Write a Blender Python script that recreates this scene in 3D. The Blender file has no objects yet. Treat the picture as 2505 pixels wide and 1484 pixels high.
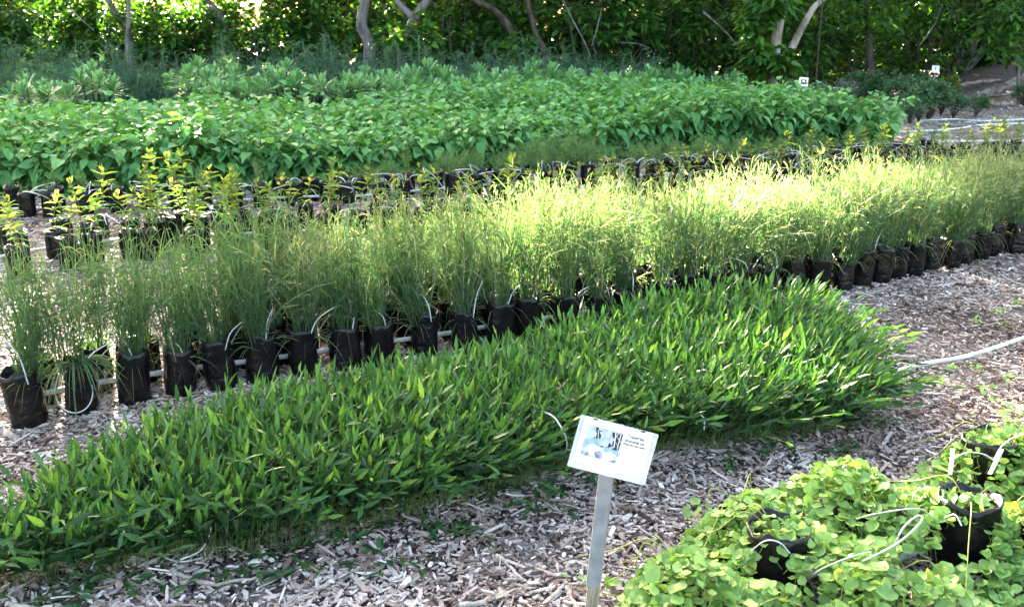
import bpy, math, random
import numpy as np
from mathutils import Vector, Matrix

R = np.random.default_rng(7)
random.seed(7)
SC = bpy.context.scene
COL = SC.collection
PI = math.pi

# ------------------------------------------------------------------ camera
PITCH = math.radians(16.6)
F = 2168.0            # focal length in photo pixels (frame 2504 x 1484)
CX, CY = 1252.0, 742.0
H = 1.65
EYE = np.array([0.0, 0.0, H])
cp, sp = math.cos(PITCH), math.sin(PITCH)


def ray(px, py):
    u, v = (px - CX) / F, (py - CY) / F
    fwd = np.array([0, cp, -sp]); up = np.array([0, sp, cp])
    return np.array([u, 0, 0]) + fwd - v * up


def G(px, py, z=0.0):
    """photo pixel -> world point on the level z"""
    d = ray(px, py)
    return EYE + d * ((z - H) / d[2])


def V(px, py, Y):
    """photo pixel -> world point at distance Y"""
    d = ray(px, py)
    return EYE + d * (Y / d[1])


def proj(p):
    q = np.asarray(p) - EYE
    dep = q[1] * cp - q[2] * sp
    return CX + F * q[0] / dep, CY - F * (q[1] * sp + q[2] * cp) / dep


cam = bpy.data.cameras.new('camera')
cam.angle = 2 * math.atan(CX / F)
cam.clip_end = 3000
cam.dof.use_dof = True
cam.dof.focus_distance = 3.6
cam.dof.aperture_fstop = 6.3
co = bpy.data.objects.new('camera', cam)
COL.objects.link(co)
co.location = EYE
co.rotation_euler = (PI / 2 - PITCH, 0, 0)
SC.camera = co

# ------------------------------------------------------------------ light
SUN_EL, SUN_AZ = math.radians(18), math.radians(-22)     # azimuth from +Y, negative to the left
S = np.array([math.sin(SUN_AZ) * math.cos(SUN_EL), math.cos(SUN_AZ) * math.cos(SUN_EL), math.sin(SUN_EL)])
sl = bpy.data.lights.new('sun', 'SUN')
sl.energy = 5.0
sl.angle = math.radians(0.5)
sl.color = (1.0, 0.89, 0.70)
so = bpy.data.objects.new('sun', sl)
COL.objects.link(so)
so.location = (-20, 60, 40)
so.rotation_euler = Vector(S).to_track_quat('Z', 'Y').to_euler()
w = bpy.data.worlds.new('World')
SC.world = w
w.use_nodes = True
nt = w.node_tree
sky = nt.nodes.new('ShaderNodeTexSky')
sky.sky_type = 'NISHITA'
sky.sun_disc = False
sky.sun_elevation = SUN_EL
sky.sun_rotation = SUN_AZ
sky.air_density = 1.25
sky.dust_density = 7.0
sky.ozone_density = 0.1
nt.links.new(sky.outputs[0], nt.nodes['Background'].inputs[0])
nt.nodes['Background'].inputs[1].default_value = 0.05
SC.view_settings.view_transform = 'Standard'
SC.view_settings.look = 'None'
SC.view_settings.gamma = 1
SC.view_settings.exposure = 5.2
SC.cycles.max_bounces = 8
SC.cycles.use_denoising = True
SC.cycles.transparent_max_bounces = 12
SC.cycles.sample_clamp_indirect = 6


# ------------------------------------------------------------------ materials
def new_mat(name):
    m = bpy.data.materials.new(name)
    m.use_nodes = True
    n = m.node_tree
    n.nodes.clear()
    out = n.nodes.new('ShaderNodeOutputMaterial')
    return m, n, out


def ramp(n, stops, interp='LINEAR'):
    r = n.nodes.new('ShaderNodeValToRGB')
    r.color_ramp.interpolation = interp
    e = r.color_ramp.elements
    while len(e) < len(stops):
        e.new(0.5)
    for i, (p, c) in enumerate(stops):
        e[i].position = p
        e[i].color = (c[0], c[1], c[2], 1)
    return r


def leaf_mat(name, stops, transl=0.35, rough=0.45, spec=0.4, tcol=(1.15, 1.2, 0.5)):
    m, n, out = new_mat(name)
    a = n.nodes.new('ShaderNodeAttribute'); a.attribute_name = 'tint'
    r = ramp(n, stops)
    n.links.new(a.outputs['Fac'], r.inputs[0])
    nz = n.nodes.new('ShaderNodeTexNoise'); nz.inputs['Scale'].default_value = 60
    g = n.nodes.new('ShaderNodeNewGeometry')
    n.links.new(g.outputs['Position'], nz.inputs['Vector'])
    mx = n.nodes.new('ShaderNodeMix'); mx.data_type = 'RGBA'; mx.blend_type = 'MULTIPLY'
    mx.inputs[0].default_value = 0.35
    n.links.new(r.outputs[0], mx.inputs[6])
    rr = ramp(n, [(0.3, (.55, .55, .5)), (0.7, (1.25, 1.25, 1.1))])
    n.links.new(nz.outputs[0], rr.inputs[0])
    n.links.new(rr.outputs[0], mx.inputs[7])
    b = n.nodes.new('ShaderNodeBsdfPrincipled')
    b.inputs['Roughness'].default_value = rough
    b.inputs['Specular IOR Level'].default_value = spec
    n.links.new(mx.outputs[2], b.inputs['Base Color'])
    t = n.nodes.new('ShaderNodeBsdfTranslucent')
    m2 = n.nodes.new('ShaderNodeMix'); m2.data_type = 'RGBA'; m2.blend_type = 'MULTIPLY'
    m2.inputs[0].default_value = 1
    n.links.new(mx.outputs[2], m2.inputs[6])
    m2.inputs[7].default_value = (tcol[0], tcol[1], tcol[2], 1)
    n.links.new(m2.outputs[2], t.inputs[0])
    s = n.nodes.new('ShaderNodeMixShader'); s.inputs[0].default_value = transl
    n.links.new(b.outputs[0], s.inputs[1]); n.links.new(t.outputs[0], s.inputs[2])
    n.links.new(s.outputs[0], out.inputs[0])
    return m


def tint_mat(name, stops, rough=0.8, interp='LINEAR', spec=0.2, nscale=80.0, nfac=0.5, bump=0.0):
    m, n, out = new_mat(name)
    a = n.nodes.new('ShaderNodeAttribute'); a.attribute_name = 'tint'
    r = ramp(n, stops, interp)
    n.links.new(a.outputs['Fac'], r.inputs[0])
    nz = n.nodes.new('ShaderNodeTexNoise'); nz.inputs['Scale'].default_value = nscale
    nz.inputs['Detail'].default_value = 5
    g = n.nodes.new('ShaderNodeNewGeometry')
    n.links.new(g.outputs['Position'], nz.inputs['Vector'])
    rr = ramp(n, [(0.3, (.5, .48, .46)), (0.7, (1.3, 1.3, 1.3))])
    n.links.new(nz.outputs[0], rr.inputs[0])
    mx = n.nodes.new('ShaderNodeMix'); mx.data_type = 'RGBA'; mx.blend_type = 'MULTIPLY'
    mx.inputs[0].default_value = nfac
    n.links.new(r.outputs[0], mx.inputs[6]); n.links.new(rr.outputs[0], mx.inputs[7])
    b = n.nodes.new('ShaderNodeBsdfPrincipled')
    b.inputs['Roughness'].default_value = rough
    b.inputs['Specular IOR Level'].default_value = spec
    n.links.new(mx.outputs[2], b.inputs['Base Color'])
    if bump:
        bp = n.nodes.new('ShaderNodeBump'); bp.inputs['Strength'].default_value = bump
        bp.inputs['Distance'].default_value = 0.02
        n.links.new(nz.outputs[0], bp.inputs['Height']); n.links.new(bp.outputs[0], b.inputs['Normal'])
    n.links.new(b.outputs[0], out.inputs[0])
    return m


def plain_mat(name, col, rough=0.5, spec=0.5, nscale=30.0, dirt=None, dfac=0.5, bump=0.0, bscale=None, stretch=None):
    m, n, out = new_mat(name)
    tc = n.nodes.new('ShaderNodeTexCoord')
    src = tc.outputs['Object']
    if stretch:
        mp = n.nodes.new('ShaderNodeMapping'); mp.inputs['Scale'].default_value = stretch
        n.links.new(src, mp.inputs[0]); src = mp.outputs[0]
    nz = n.nodes.new('ShaderNodeTexNoise'); nz.inputs['Scale'].default_value = nscale
    nz.inputs['Detail'].default_value = 6
    n.links.new(src, nz.inputs['Vector'])
    d = dirt or tuple(c * .6 for c in col)
    r = ramp(n, [(0.38, d), (0.38 + .35 * (1 - dfac) + .02, col)])
    n.links.new(nz.outputs[0], r.inputs[0])
    b = n.nodes.new('ShaderNodeBsdfPrincipled')
    b.inputs['Roughness'].default_value = rough
    b.inputs['Specular IOR Level'].default_value = spec
    n.links.new(r.outputs[0], b.inputs['Base Color'])
    if bump:
        nb = n.nodes.new('ShaderNodeTexNoise'); nb.inputs['Scale'].default_value = bscale or nscale
        nb.inputs['Detail'].default_value = 4
        n.links.new(src, nb.inputs['Vector'])
        bp = n.nodes.new('ShaderNodeBump'); bp.inputs['Strength'].default_value = bump
        bp.inputs['Distance'].default_value = 0.01
        n.links.new(nb.outputs[0], bp.inputs['Height']); n.links.new(bp.outputs[0], b.inputs['Normal'])
    n.links.new(b.outputs[0], out.inputs[0])
    return m


M = {}
M['bed_a'] = leaf_mat('broad_grass_leaf', [(0, (.007, .026, .011)), (.4, (.024, .078, .024)), (.72, (.060, .150, .034)), (.92, (.120, .235, .046)), (.97, (.18, .30, .055)), (1, (.25, .26, .10))], .27, .45, .3)  # darkest stop holds the painted shade of the low leaves
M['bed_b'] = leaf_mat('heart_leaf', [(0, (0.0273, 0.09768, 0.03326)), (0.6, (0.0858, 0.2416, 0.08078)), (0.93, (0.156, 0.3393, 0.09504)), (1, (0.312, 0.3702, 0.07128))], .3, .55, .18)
M['creeper'] = leaf_mat('round_leaf', [(0, (0.07727, 0.1691, 0.03507)), (0.6, (0.1932, 0.3381, 0.09117)), (0.93, (0.298, 0.4431, 0.1122)), (1, (0.5519, 0.5014, 0.07013))], .3, .45, .3)
M['grass'] = leaf_mat('thin_grass_blade', [(0, (0.02834, 0.08075, 0.0399)), (0.55, (0.07286, 0.1425, 0.06916)), (0.85, (0.1619, 0.2185, 0.1197)), (1, (0.3724, 0.361, 0.2527))], .5, .5, .3, (1.2, 1.15, .6))
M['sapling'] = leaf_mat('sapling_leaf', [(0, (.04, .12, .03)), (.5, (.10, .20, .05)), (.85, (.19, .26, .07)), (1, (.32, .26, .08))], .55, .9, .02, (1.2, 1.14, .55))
M['needle'] = leaf_mat('needle_leaf', [(0, (.035, .10, .045)), (.7, (.075, .17, .06)), (1, (.17, .20, .07))], .3, .5, .3)
M['feather'] = leaf_mat('feathery_leaf', [(0, (0.02088, 0.06696, 0.04095)), (0.7, (0.05742, 0.1382, 0.08291)), (1, (0.1462, 0.216, 0.1073))], .3, .5, .3, (1.1, 1.1, .7))
M['rosette'] = leaf_mat('rosette_leaf', [(0, (0.03719, 0.1275, 0.0528)), (0.6, (0.1169, 0.285, 0.1155)), (0.95, (0.2656, 0.465, 0.231)), (1, (0.5046, 0.45, 0.0825))], .28, .4, .5)
M['tree'] = leaf_mat('tree_leaf', [(0, (0.00612, 0.0336, 0.00864)), (0.5, (0.02448, 0.0936, 0.01872)), (0.95, (0.0867, 0.222, 0.03744)), (0.985, (0.3672, 0.276, 0.0432)), (1, (0.408, 0.264, 0.0432))], .45, .45, .22, (1.7, 1.4, .25))
M['shaded_tree'] = leaf_mat('shaded_tree_leaf', [(0, (.006, .022, .006)), (.6, (.016, .050, .010)), (.95, (.032, .075, .014)), (1, (.20, .12, .02))], .3, .45, .25, (1.4, 1.3, .3))  # tree leaf green darkened to put shade into the rear foliage
M['small_shrub'] = leaf_mat('small_shrub_leaf', [(0, (0.0153, 0.06, 0.03)), (0.7, (0.04675, 0.125, 0.054)), (1, (0.1275, 0.2, 0.06))], .25, .45, .4)
M['grey_shrub'] = leaf_mat('grey_shrub_leaf', [(0, (.06, .11, .08)), (.7, (.17, .22, .17)), (1, (.32, .36, .32))], .25, .6, .3)
M['stem'] = plain_mat('green_stem', (.10, .17, .04), .6, .3)
M['red_stem'] = plain_mat('red_stem', (.16, .06, .03), .6, .3)
M['vine_stem'] = plain_mat('vine_stem', (.24, .28, .06), .6, .3)
M['bag'] = plain_mat('black_plastic', (.0025, .0025, .0035), .26, .25, 11, (.008, .007, .007), .5, .7, 30)
M['soil'] = plain_mat('potting_soil', (.085, .062, .045), .95, .1, 60, (.022, .016, .012), .5, .8, 90)
M['pipe'] = plain_mat('white_pipe', (.62, .66, .68), .4, .4, 12, (.36, .36, .34), .3)
M['tube'] = plain_mat('white_tube', (.50, .52, .54), .42, .4, 15, (.32, .33, .33), .3)
M['bark'] = plain_mat('grey_bark', (.135, .128, .13), .9, .2, 7, (.05, .044, .04), .55, .8, 14, (1, 1, .35))
M['darkbark'] = plain_mat('dark_bark', (.06, .05, .042), .9, .2, 7, (.028, .022, .018), .55, .8, 14, (1, 1, .35))
M['pale_bark'] = plain_mat('pale_bark', (.30, .27, .24), .9, .2, 7, (.14, .12, .10), .5, .8, 14, (1, 1, .35))
M['wood'] = plain_mat('weathered_wood', (.30, .26, .22), .85, .2, 14, (.16, .13, .105), .5, .4, 40, (6, 6, .6))
M['tape'] = plain_mat('grey_tape', (.20, .215, .24), .35, .5, 25, (.15, .16, .18), .5, .2, 40)
M['card'] = plain_mat('white_card', (.78, .78, .80), .35, .5, 6, (.74, .74, .77), .4)
M['stone'] = plain_mat('white_stone', (.62, .60, .57), .8, .3, 40, (.40, .38, .36), .4, .5, 60)
M['log'] = plain_mat('grey_log', (.20, .18, .165), .9, .2, 9, (.07, .06, .05), .5, .9, 18, (1, .3, 1))
M['ink'] = plain_mat('grey_ink', (.015, .014, .02), .6, .2)
M['faint_ink'] = plain_mat('faint_ink', (.10, .105, .12), .6, .2)
M['pic_white'] = plain_mat('print_white', (.84, .86, .88), .4, .4)
M['pic_dark'] = plain_mat('print_dark_violet', (.012, .007, .035), .4, .4)
M['pic_cyan'] = plain_mat('print_pale_cyan', (.22, .36, .40), .4, .4, 40, (.10, .27, .31))
M['pic_pale'] = plain_mat('print_pale_blue', (.27, .34, .40), .4, .4, 60, (.42, .50, .55))
M['pic_grey'] = plain_mat('print_grey', (.12, .12, .17), .4, .4, 90, (.30, .31, .38))
CHIPS = [(0, (.032, .021, .017)), (.14, (.085, .056, .045)), (.30, (.185, .134, .112)), (.48, (.295, .236, .212)), (.70, (.40, .343, .322)), (.9, (.50, .448, .43)), (1, (.66, .62, .60))]
M['chip'] = tint_mat('wood_chip', CHIPS, .85, nscale=120, nfac=.6)
M['stick'] = tint_mat('bleached_stick', [(0, (.16, .13, .11)), (1, (.42, .37, .33))], .9, nscale=60, nfac=.8, bump=.4)


def clear_mat():
    m, n, out = new_mat('clear_plastic')
    t = n.nodes.new('ShaderNodeBsdfTransparent'); t.inputs[0].default_value = (.88, .93, .95, 1)
    g = n.nodes.new('ShaderNodeBsdfGlossy'); g.inputs['Roughness'].default_value = .08
    d = n.nodes.new('ShaderNodeBsdfDiffuse'); d.inputs[0].default_value = (.75, .80, .84, 1)
    s = n.nodes.new('ShaderNodeMixShader'); s.inputs[0].default_value = .30
    n.links.new(t.outputs[0], s.inputs[1]); n.links.new(d.outputs[0], s.inputs[2])
    s2 = n.nodes.new('ShaderNodeMixShader'); s2.inputs[0].default_value = .06
    n.links.new(s.outputs[0], s2.inputs[1]); n.links.new(g.outputs[0], s2.inputs[2])
    n.links.new(s2.outputs[0], out.inputs[0])
    return m


M['clear'] = clear_mat()


def ground_mat():
    m, n, out = new_mat('mulch_ground')
    g = n.nodes.new('ShaderNodeNewGeometry')
    vo = n.nodes.new('ShaderNodeTexVoronoi'); vo.inputs['Scale'].default_value = 75
    mp = n.nodes.new('ShaderNodeMapping'); mp.inputs['Scale'].default_value = (1, .6, 1); mp.inputs['Rotation'].default_value = (0, 0, .5)
    dn = n.nodes.new('ShaderNodeTexNoise'); dn.inputs['Scale'].default_value = 25; dn.inputs['Detail'].default_value = 4
    n.links.new(g.outputs['Position'], dn.inputs['Vector'])
    ad = n.nodes.new('ShaderNodeVectorMath'); ad.operation = 'MULTIPLY_ADD'
    ad.inputs[1].default_value = (.08, .08, .08)
    n.links.new(dn.outputs['Color'], ad.inputs[0]); n.links.new(g.outputs['Position'], ad.inputs[2])
    n.links.new(ad.outputs[0], mp.inputs[0]); n.links.new(mp.outputs[0], vo.inputs['Vector'])
    sx = n.nodes.new('ShaderNodeSeparateColor'); n.links.new(vo.outputs['Color'], sx.inputs[0])
    r = ramp(n, [(p, tuple(c * .55 for c in col)) for p, col in CHIPS])
    n.links.new(sx.outputs[0], r.inputs[0])
    # reddish earth patches
    nz = n.nodes.new('ShaderNodeTexNoise'); nz.inputs['Scale'].default_value = .8; nz.inputs['Detail'].default_value = 5
    n.links.new(g.outputs['Position'], nz.inputs['Vector'])
    pr = ramp(n, [(.54, (0, 0, 0)), (.66, (1, 1, 1))])
    n.links.new(nz.outputs[0], pr.inputs[0])
    mx = n.nodes.new('ShaderNodeMix'); mx.data_type = 'RGBA'
    n.links.new(pr.outputs[0], mx.inputs[0]); n.links.new(r.outputs[0], mx.inputs[6]); mx.inputs[7].default_value = (.16, .085, .055, 1)
    b = n.nodes.new('ShaderNodeBsdfPrincipled'); b.inputs['Roughness'].default_value = .95; b.inputs['Specular IOR Level'].default_value = .15
    at = n.nodes.new('ShaderNodeAttribute'); at.attribute_name = 'tint'
    m3 = n.nodes.new('ShaderNodeMix'); m3.data_type = 'RGBA'
    n.links.new(at.outputs['Fac'], m3.inputs[0]); n.links.new(mx.outputs[2], m3.inputs[6])
    r3 = ramp(n, [(.2, (.02, .015, .012)), (.9, (.13, .10, .085))])
    n.links.new(sx.outputs[1], r3.inputs[0]); n.links.new(r3.outputs[0], m3.inputs[7])
    n.links.new(m3.outputs[2], b.inputs['Base Color'])
    bp = n.nodes.new('ShaderNodeBump'); bp.inputs['Strength'].default_value = .8; bp.inputs['Distance'].default_value = .02
    n.links.new(vo.outputs['Distance'], bp.inputs['Height']); n.links.new(bp.outputs[0], b.inputs['Normal'])
    n.links.new(b.outputs[0], out.inputs[0])
    return m


M['ground'] = ground_mat()


# ------------------------------------------------------------------ mesh builder
class MB:
    def __init__(s):
        s.v, s.t, s.q, s.f, s.mi, s.n = [], [], [], [], [], 0

    def add(s, verts, quads=None, tris=None, tint=0.5, mat=0):
        verts = np.asarray(verts, dtype=np.float32).reshape(-1, 3)
        k = len(verts)
        s.v.append(verts)
        s.t.append(np.broadcast_to(np.asarray(tint, dtype=np.float32), (k,)).copy() if np.ndim(tint) == 0 else np.asarray(tint, dtype=np.float32))
        for arr in (quads, tris):
            if arr is not None and len(arr):
                a = np.asarray(arr, dtype=np.int64) + s.n
                s.f.append(a); s.mi.append(mat)
        s.n += k
        return s

    def mesh(s, name, mats, smooth=True):
        me = bpy.data.meshes.new(name)
        v = np.concatenate(s.v)
        loops = np.concatenate([a.ravel() for a in s.f]).astype(np.int32)
        sizes = np.concatenate([np.full(len(a), a.shape[1]) for a in s.f])
        starts = np.concatenate([[0], np.cumsum(sizes)[:-1]]).astype(np.int32)
        mi = np.concatenate([np.full(len(a), m) for a, m in zip(s.f, s.mi)]).astype(np.int32)
        me.vertices.add(len(v)); me.loops.add(len(loops)); me.polygons.add(len(sizes))
        me.vertices.foreach_set('co', v.ravel())
        me.loops.foreach_set('vertex_index', loops)
        me.polygons.foreach_set('loop_start', starts)
        me.polygons.foreach_set('material_index', mi)
        me.polygons.foreach_set('use_smooth', np.full(len(sizes), smooth, dtype=bool))
        at = me.attributes.new('tint', 'FLOAT', 'POINT')
        at.data.foreach_set('value', np.concatenate(s.t))
        for m in mats:
            me.materials.append(M[m] if isinstance(m, str) else m)
        me.update(calc_edges=True)
        return me


def unit(a):
    a = np.asarray(a, dtype=float)
    return a / np.maximum(np.linalg.norm(a, axis=-1, keepdims=True), 1e-9)


def template(widths, fold=.25, tip=True, base=0.0):
    """rows of left/mid/right vertices along the leaf; base and tip points"""
    t, sx, hz, q, tr = [0.0], [0.0], [0.0], [], []
    rows = []
    for tt, ww in widths:
        i = len(t)
        t += [tt, tt, tt]; sx += [-ww / 2, 0, ww / 2]; hz += [fold * ww / 2, 0, fold * ww / 2]
        rows.append(i)
    t.append(1.0); sx.append(0); hz.append(0)
    last = len(t) - 1
    i = rows[0]
    tr += [(0, i + 1, i), (0, i + 2, i + 1)]
    for a, b in zip(rows[:-1], rows[1:]):
        q += [(a, a + 1, b + 1, b), (a + 1, a + 2, b + 2, b + 1)]
    i = rows[-1]
    tr += [(i, i + 1, last), (i + 1, i + 2, last)]
    return np.array(t), np.array(sx), np.array(hz), np.array(q).reshape(-1, 4), np.array(tr)


T_LANCE = template([(.14, .62), (.38, 1.0), (.70, .62)], .35)
T_OVATE = template([(.06, .66), (.26, 1.0), (.52, .82), (.80, .36)], .28)
T_SPAT = template([(.35, .40), (.68, .95), (.88, .85)], .2)
T_ELL = template([(.18, .70), (.5, 1.0), (.80, .62)], .3)
T_ROUND = template([(.07, .66), (.30, 1.0), (.60, 1.0), (.88, .62)], .16)
def scallop(k=12):
    a = np.arange(k) * 2 * PI / k + PI / k
    r = .5 * (1 + .07 * np.cos(6 * a + .5)) * (1 - .42 * np.exp(-((np.abs((a - PI + PI) % (2 * PI) - PI)) / .35) ** 2) * 0 - .45 * np.exp(-((a - PI) / .30) ** 2))
    t = np.concatenate([[.42], .5 + r * np.cos(a)]); sx = np.concatenate([[0], r * np.sin(a)])
    hz = np.concatenate([[-.05], .07 * np.cos(3 * a) + .05])
    tr = np.stack([np.zeros(k, int), 1 + (np.arange(k) + 1) % k, 1 + np.arange(k)], 1)
    return t, sx, hz, np.zeros((0, 4), int), tr


T_SCAL = scallop()
T_BLADE = template([(.3, 1.0), (.65, .8)], .3)


def put_leaves(mb, tpl, pos, d, nrm, L, W, droop=0.0, tint=None, mat=0):
    t, sx, hz, q, tr = tpl
    N, k = len(pos), len(t)
    if N == 0:
        return
    d = unit(d); s = unit(np.cross(d, nrm)); n = np.cross(s, d)
    L = np.broadcast_to(L, (N,))[:, None, None]; W = np.broadcast_to(W, (N,))[:, None, None]
    droop = np.broadcast_to(droop, (N,))[:, None]
    P = pos[:, None, :] + L * t[None, :, None] * d[:, None, :] + W * sx[None, :, None] * s[:, None, :] + W * hz[None, :, None] * n[:, None, :]
    P[:, :, 2] -= L[:, :, 0] * droop * t[None, :] ** 2
    off = (np.arange(N) * k)[:, None, None]
    ti = R.random(N) if tint is None else np.broadcast_to(tint, (N,))
    tv = np.repeat(ti, k)
    Q = (q[None] + off).reshape(-1, 4) if len(q) else None
    base = mb.n
    mb.add(P, Q, None, tv, mat)
    mb.f.append((tr[None] + off).reshape(-1, 3) + base); mb.mi.append(mat)


def put_tubes(mb, P, rad, sides=4, tint=.5, mat=0, cap=False):
    """P (N,k,3) centre lines, rad (N,k) or scalar"""
    P = np.asarray(P, dtype=float)
    if P.ndim == 2:
        P = P[None]
    N, k, _ = P.shape
    rad = np.broadcast_to(np.asarray(rad, dtype=float), (N, k)) if np.ndim(rad) < 2 else np.asarray(rad)
    T = np.gradient(P, axis=1); T = unit(T)
    ref = np.where(np.abs(T[:, :1, 2:3]) > .8, np.array([1.0, 0, 0]), np.array([0, 0, 1.0]))
    ref = np.broadcast_to(ref, T.shape)
    u = unit(np.cross(T, ref)); v = np.cross(T, u)
    a = np.arange(sides) * 2 * PI / sides
    ring = P[:, :, None, :] + rad[:, :, None, None] * (np.cos(a)[None, None, :, None] * u[:, :, None, :] + np.sin(a)[None, None, :, None] * v[:, :, None, :])
    i, j = np.meshgrid(np.arange(k - 1), np.arange(sides), indexing='ij')
    i, j = i.ravel(), j.ravel(); j2 = (j + 1) % sides
    q = np.stack([i * sides + j, i * sides + j2, (i + 1) * sides + j2, (i + 1) * sides + j], 1)
    off = (np.arange(N) * k * sides)[:, None, None]
    tt = np.repeat(np.broadcast_to(tint, (N,)), k * sides)
    mb.add(ring, (q[None] + off).reshape(-1, 4), None, tt, mat)
    if cap:
        b = mb.n - N * k * sides
        for c in range(N):
            for e in (0, k - 1):
                o = b + c * k * sides + e * sides
                mb.f.append(np.array([[o + x for x in range(sides)]])); mb.mi.append(mat)


def put_ribbons(mb, P, wid, tint=.5, mat=0):
    """thin flat blades: P (N,k,3), wid (N,k); turned at random"""
    N, k, _ = P.shape
    T = unit(np.gradient(P, axis=1))
    a = R.random(N) * 2 * PI
    ref = np.stack([np.cos(a), np.sin(a), np.zeros(N)], 1)[:, None, :]
    s = unit(np.cross(T, np.broadcast_to(ref, T.shape)))
    V2 = np.stack([P - s * wid[:, :, None] / 2, P + s * wid[:, :, None] / 2], 2)
    i = np.arange(k - 1)
    q = np.stack([2 * i, 2 * i + 1, 2 * i + 3, 2 * i + 2], 1)
    off = (np.arange(N) * k * 2)[:, None, None]
    tt = np.repeat(np.broadcast_to(tint, (N,)), k * 2)
    mb.add(V2, (q[None] + off).reshape(-1, 4), None, tt, mat)


def rdir(N, zmin=-1.0, zmax=1.0):
    z = R.uniform(zmin, zmax, N); a = R.random(N) * 2 * PI; r = np.sqrt(1 - z * z)
    return np.stack([r * np.cos(a), r * np.sin(a), z], 1)


def smooth(pts, n):
    """Catmull-Rom through pts"""
    p = np.asarray(pts, dtype=float)
    p = np.vstack([2 * p[0] - p[1], p, 2 * p[-1] - p[-2]])
    m = len(p) - 3
    out = []
    for x in np.linspace(0, m - 1e-6, n):
        i = int(x); t = x - i
        a, b, c, d = p[i:i + 4]
        out.append(.5 * ((2 * b) + (-a + c) * t + (2 * a - 5 * b + 4 * c - d) * t * t + (-a + 3 * b - 3 * c + d) * t ** 3))
    return np.array(out)


def in_poly(pts, poly):
    x, y = pts[:, 0], pts[:, 1]
    r = np.zeros(len(pts), bool)
    px, py = poly[:, 0], poly[:, 1]
    j = len(poly) - 1
    for i in range(len(poly)):
        c = ((py[i] > y) != (py[j] > y)) & (x < (px[j] - px[i]) * (y - py[i]) / (py[j] - py[i] + 1e-12) + px[i])
        r ^= c
        j = i
    return r


def edge_dist(pts, poly):
    """distance to the outline and the direction outwards to it"""
    best = np.full(len(pts), 1e9); vec = np.zeros((len(pts), 2))
    for i in range(len(poly)):
        a, b = poly[i - 1], poly[i]
        ab = b - a
        t = np.clip(((pts - a) @ ab) / (ab @ ab + 1e-12), 0, 1)
        q = a + t[:, None] * ab - pts
        d = np.linalg.norm(q, axis=1)
        m = d < best
        best[m] = d[m]; vec[m] = q[m]
    return best, vec / np.maximum(best[:, None], 1e-6)


def sample_poly(poly, n):
    lo, hi = poly.min(0), poly.max(0)
    out = np.zeros((0, 2))
    while len(out) < n:
        p = lo + R.random((n * 3, 2)) * (hi - lo)
        out = np.vstack([out, p[in_poly(p, poly)]])
    return out[:n]


def vnoise(p, scale, seed=0):
    """cheap smooth noise from a few sines, about -1..1"""
    r = np.random.default_rng(seed + 100)
    o = np.zeros(len(p))
    for _ in range(6):
        k = r.normal(size=2) * scale
        o += np.sin(p[:, :2] @ k + r.random() * 6.28)
    return o / 2.8


# ------------------------------------------------------------------ objects
def tag(o, label, cat, group=None, kind=None):
    o['label'] = label; o['category'] = cat
    if group: o['group'] = group
    o['kind'] = kind or 'thing'
    return o


def thing(name, loc, rz=0.0, sc=1.0):
    o = bpy.data.objects.new(name, None)
    o.empty_display_size = .05
    COL.objects.link(o)
    o.location = Vector([float(c) for c in loc]); o.rotation_euler = (0, 0, float(rz)); o.scale = (sc, sc, sc)
    return o


def part(name, me, parent=None, loc=None, rot=None, sc=None):
    o = bpy.data.objects.new(name, me)
    COL.objects.link(o)
    if parent is not None: o.parent = parent
    if loc is not None: o.location = Vector([float(c) for c in loc])
    if rot is not None: o.rotation_euler = rot
    if sc is not None: o.scale = sc if np.ndim(sc) else (sc, sc, sc)
    return o


ORD = 'first second third fourth fifth sixth seventh eighth ninth tenth eleventh twelfth thirteenth fourteenth fifteenth sixteenth seventeenth eighteenth nineteenth'.split()
TENS = {2: 'twent', 3: 'thirt', 4: 'fort', 5: 'fift', 6: 'sixt', 7: 'sevent'}


def ordinal(n):
    if n < 20: return ORD[n - 1]
    t, u = divmod(n, 10)
    return TENS[t] + ('ieth' if u == 0 else 'y-' + ORD[u - 1])


# ------------------------------------------------------------------ ground
def build_ground():
    mb = MB()
    xs = np.concatenate([[-600, -120, -50], np.linspace(-24, 24, 97), [50, 120, 600]])
    ys = np.concatenate([[-300, -60, -10], np.linspace(-2, 34, 73), [60, 140, 800]])
    X, Y = np.meshgrid(xs, ys)
    p = np.stack([X.ravel(), Y.ravel()], 1)
    z = .012 * vnoise(p, 1.3, 3) - .012
    # raised bank of dark mulch at the far right
    z += 1.0 * np.exp(-((p[:, 1] - 27) / 2.6) ** 2) / (1 + np.exp(-np.clip(p[:, 0] - 13.0, -40, 40) * 2.0))
    dark = np.clip(1.6 * np.exp(-((p[:, 1] - 27) / 2.2) ** 2), 0, 1) / (1 + np.exp(-np.clip(p[:, 0] - 12.3, -40, 40) * 2.0))
    mb.add(np.column_stack([p, z]), tint=dark)
    nx, ny = len(xs), len(ys)
    i, j = np.meshgrid(np.arange(ny - 1), np.arange(nx - 1), indexing='ij')
    a = (i * nx + j).ravel()
    mb.f.append(np.stack([a, a + 1, a + nx + 1, a + nx], 1)); mb.mi.append(0)
    o = part('ground', mb.mesh('ground', ['ground']))
    tag(o, 'mulch covered ground of the nursery, grey and brown', 'ground', kind='structure')


build_ground()


def gz(x, y):
    return 1.0 * math.exp(-((y - 27) / 2.6) ** 2) / (1 + math.exp(-max(-40, min(40, x - 13.0)) * 2.0))


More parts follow.
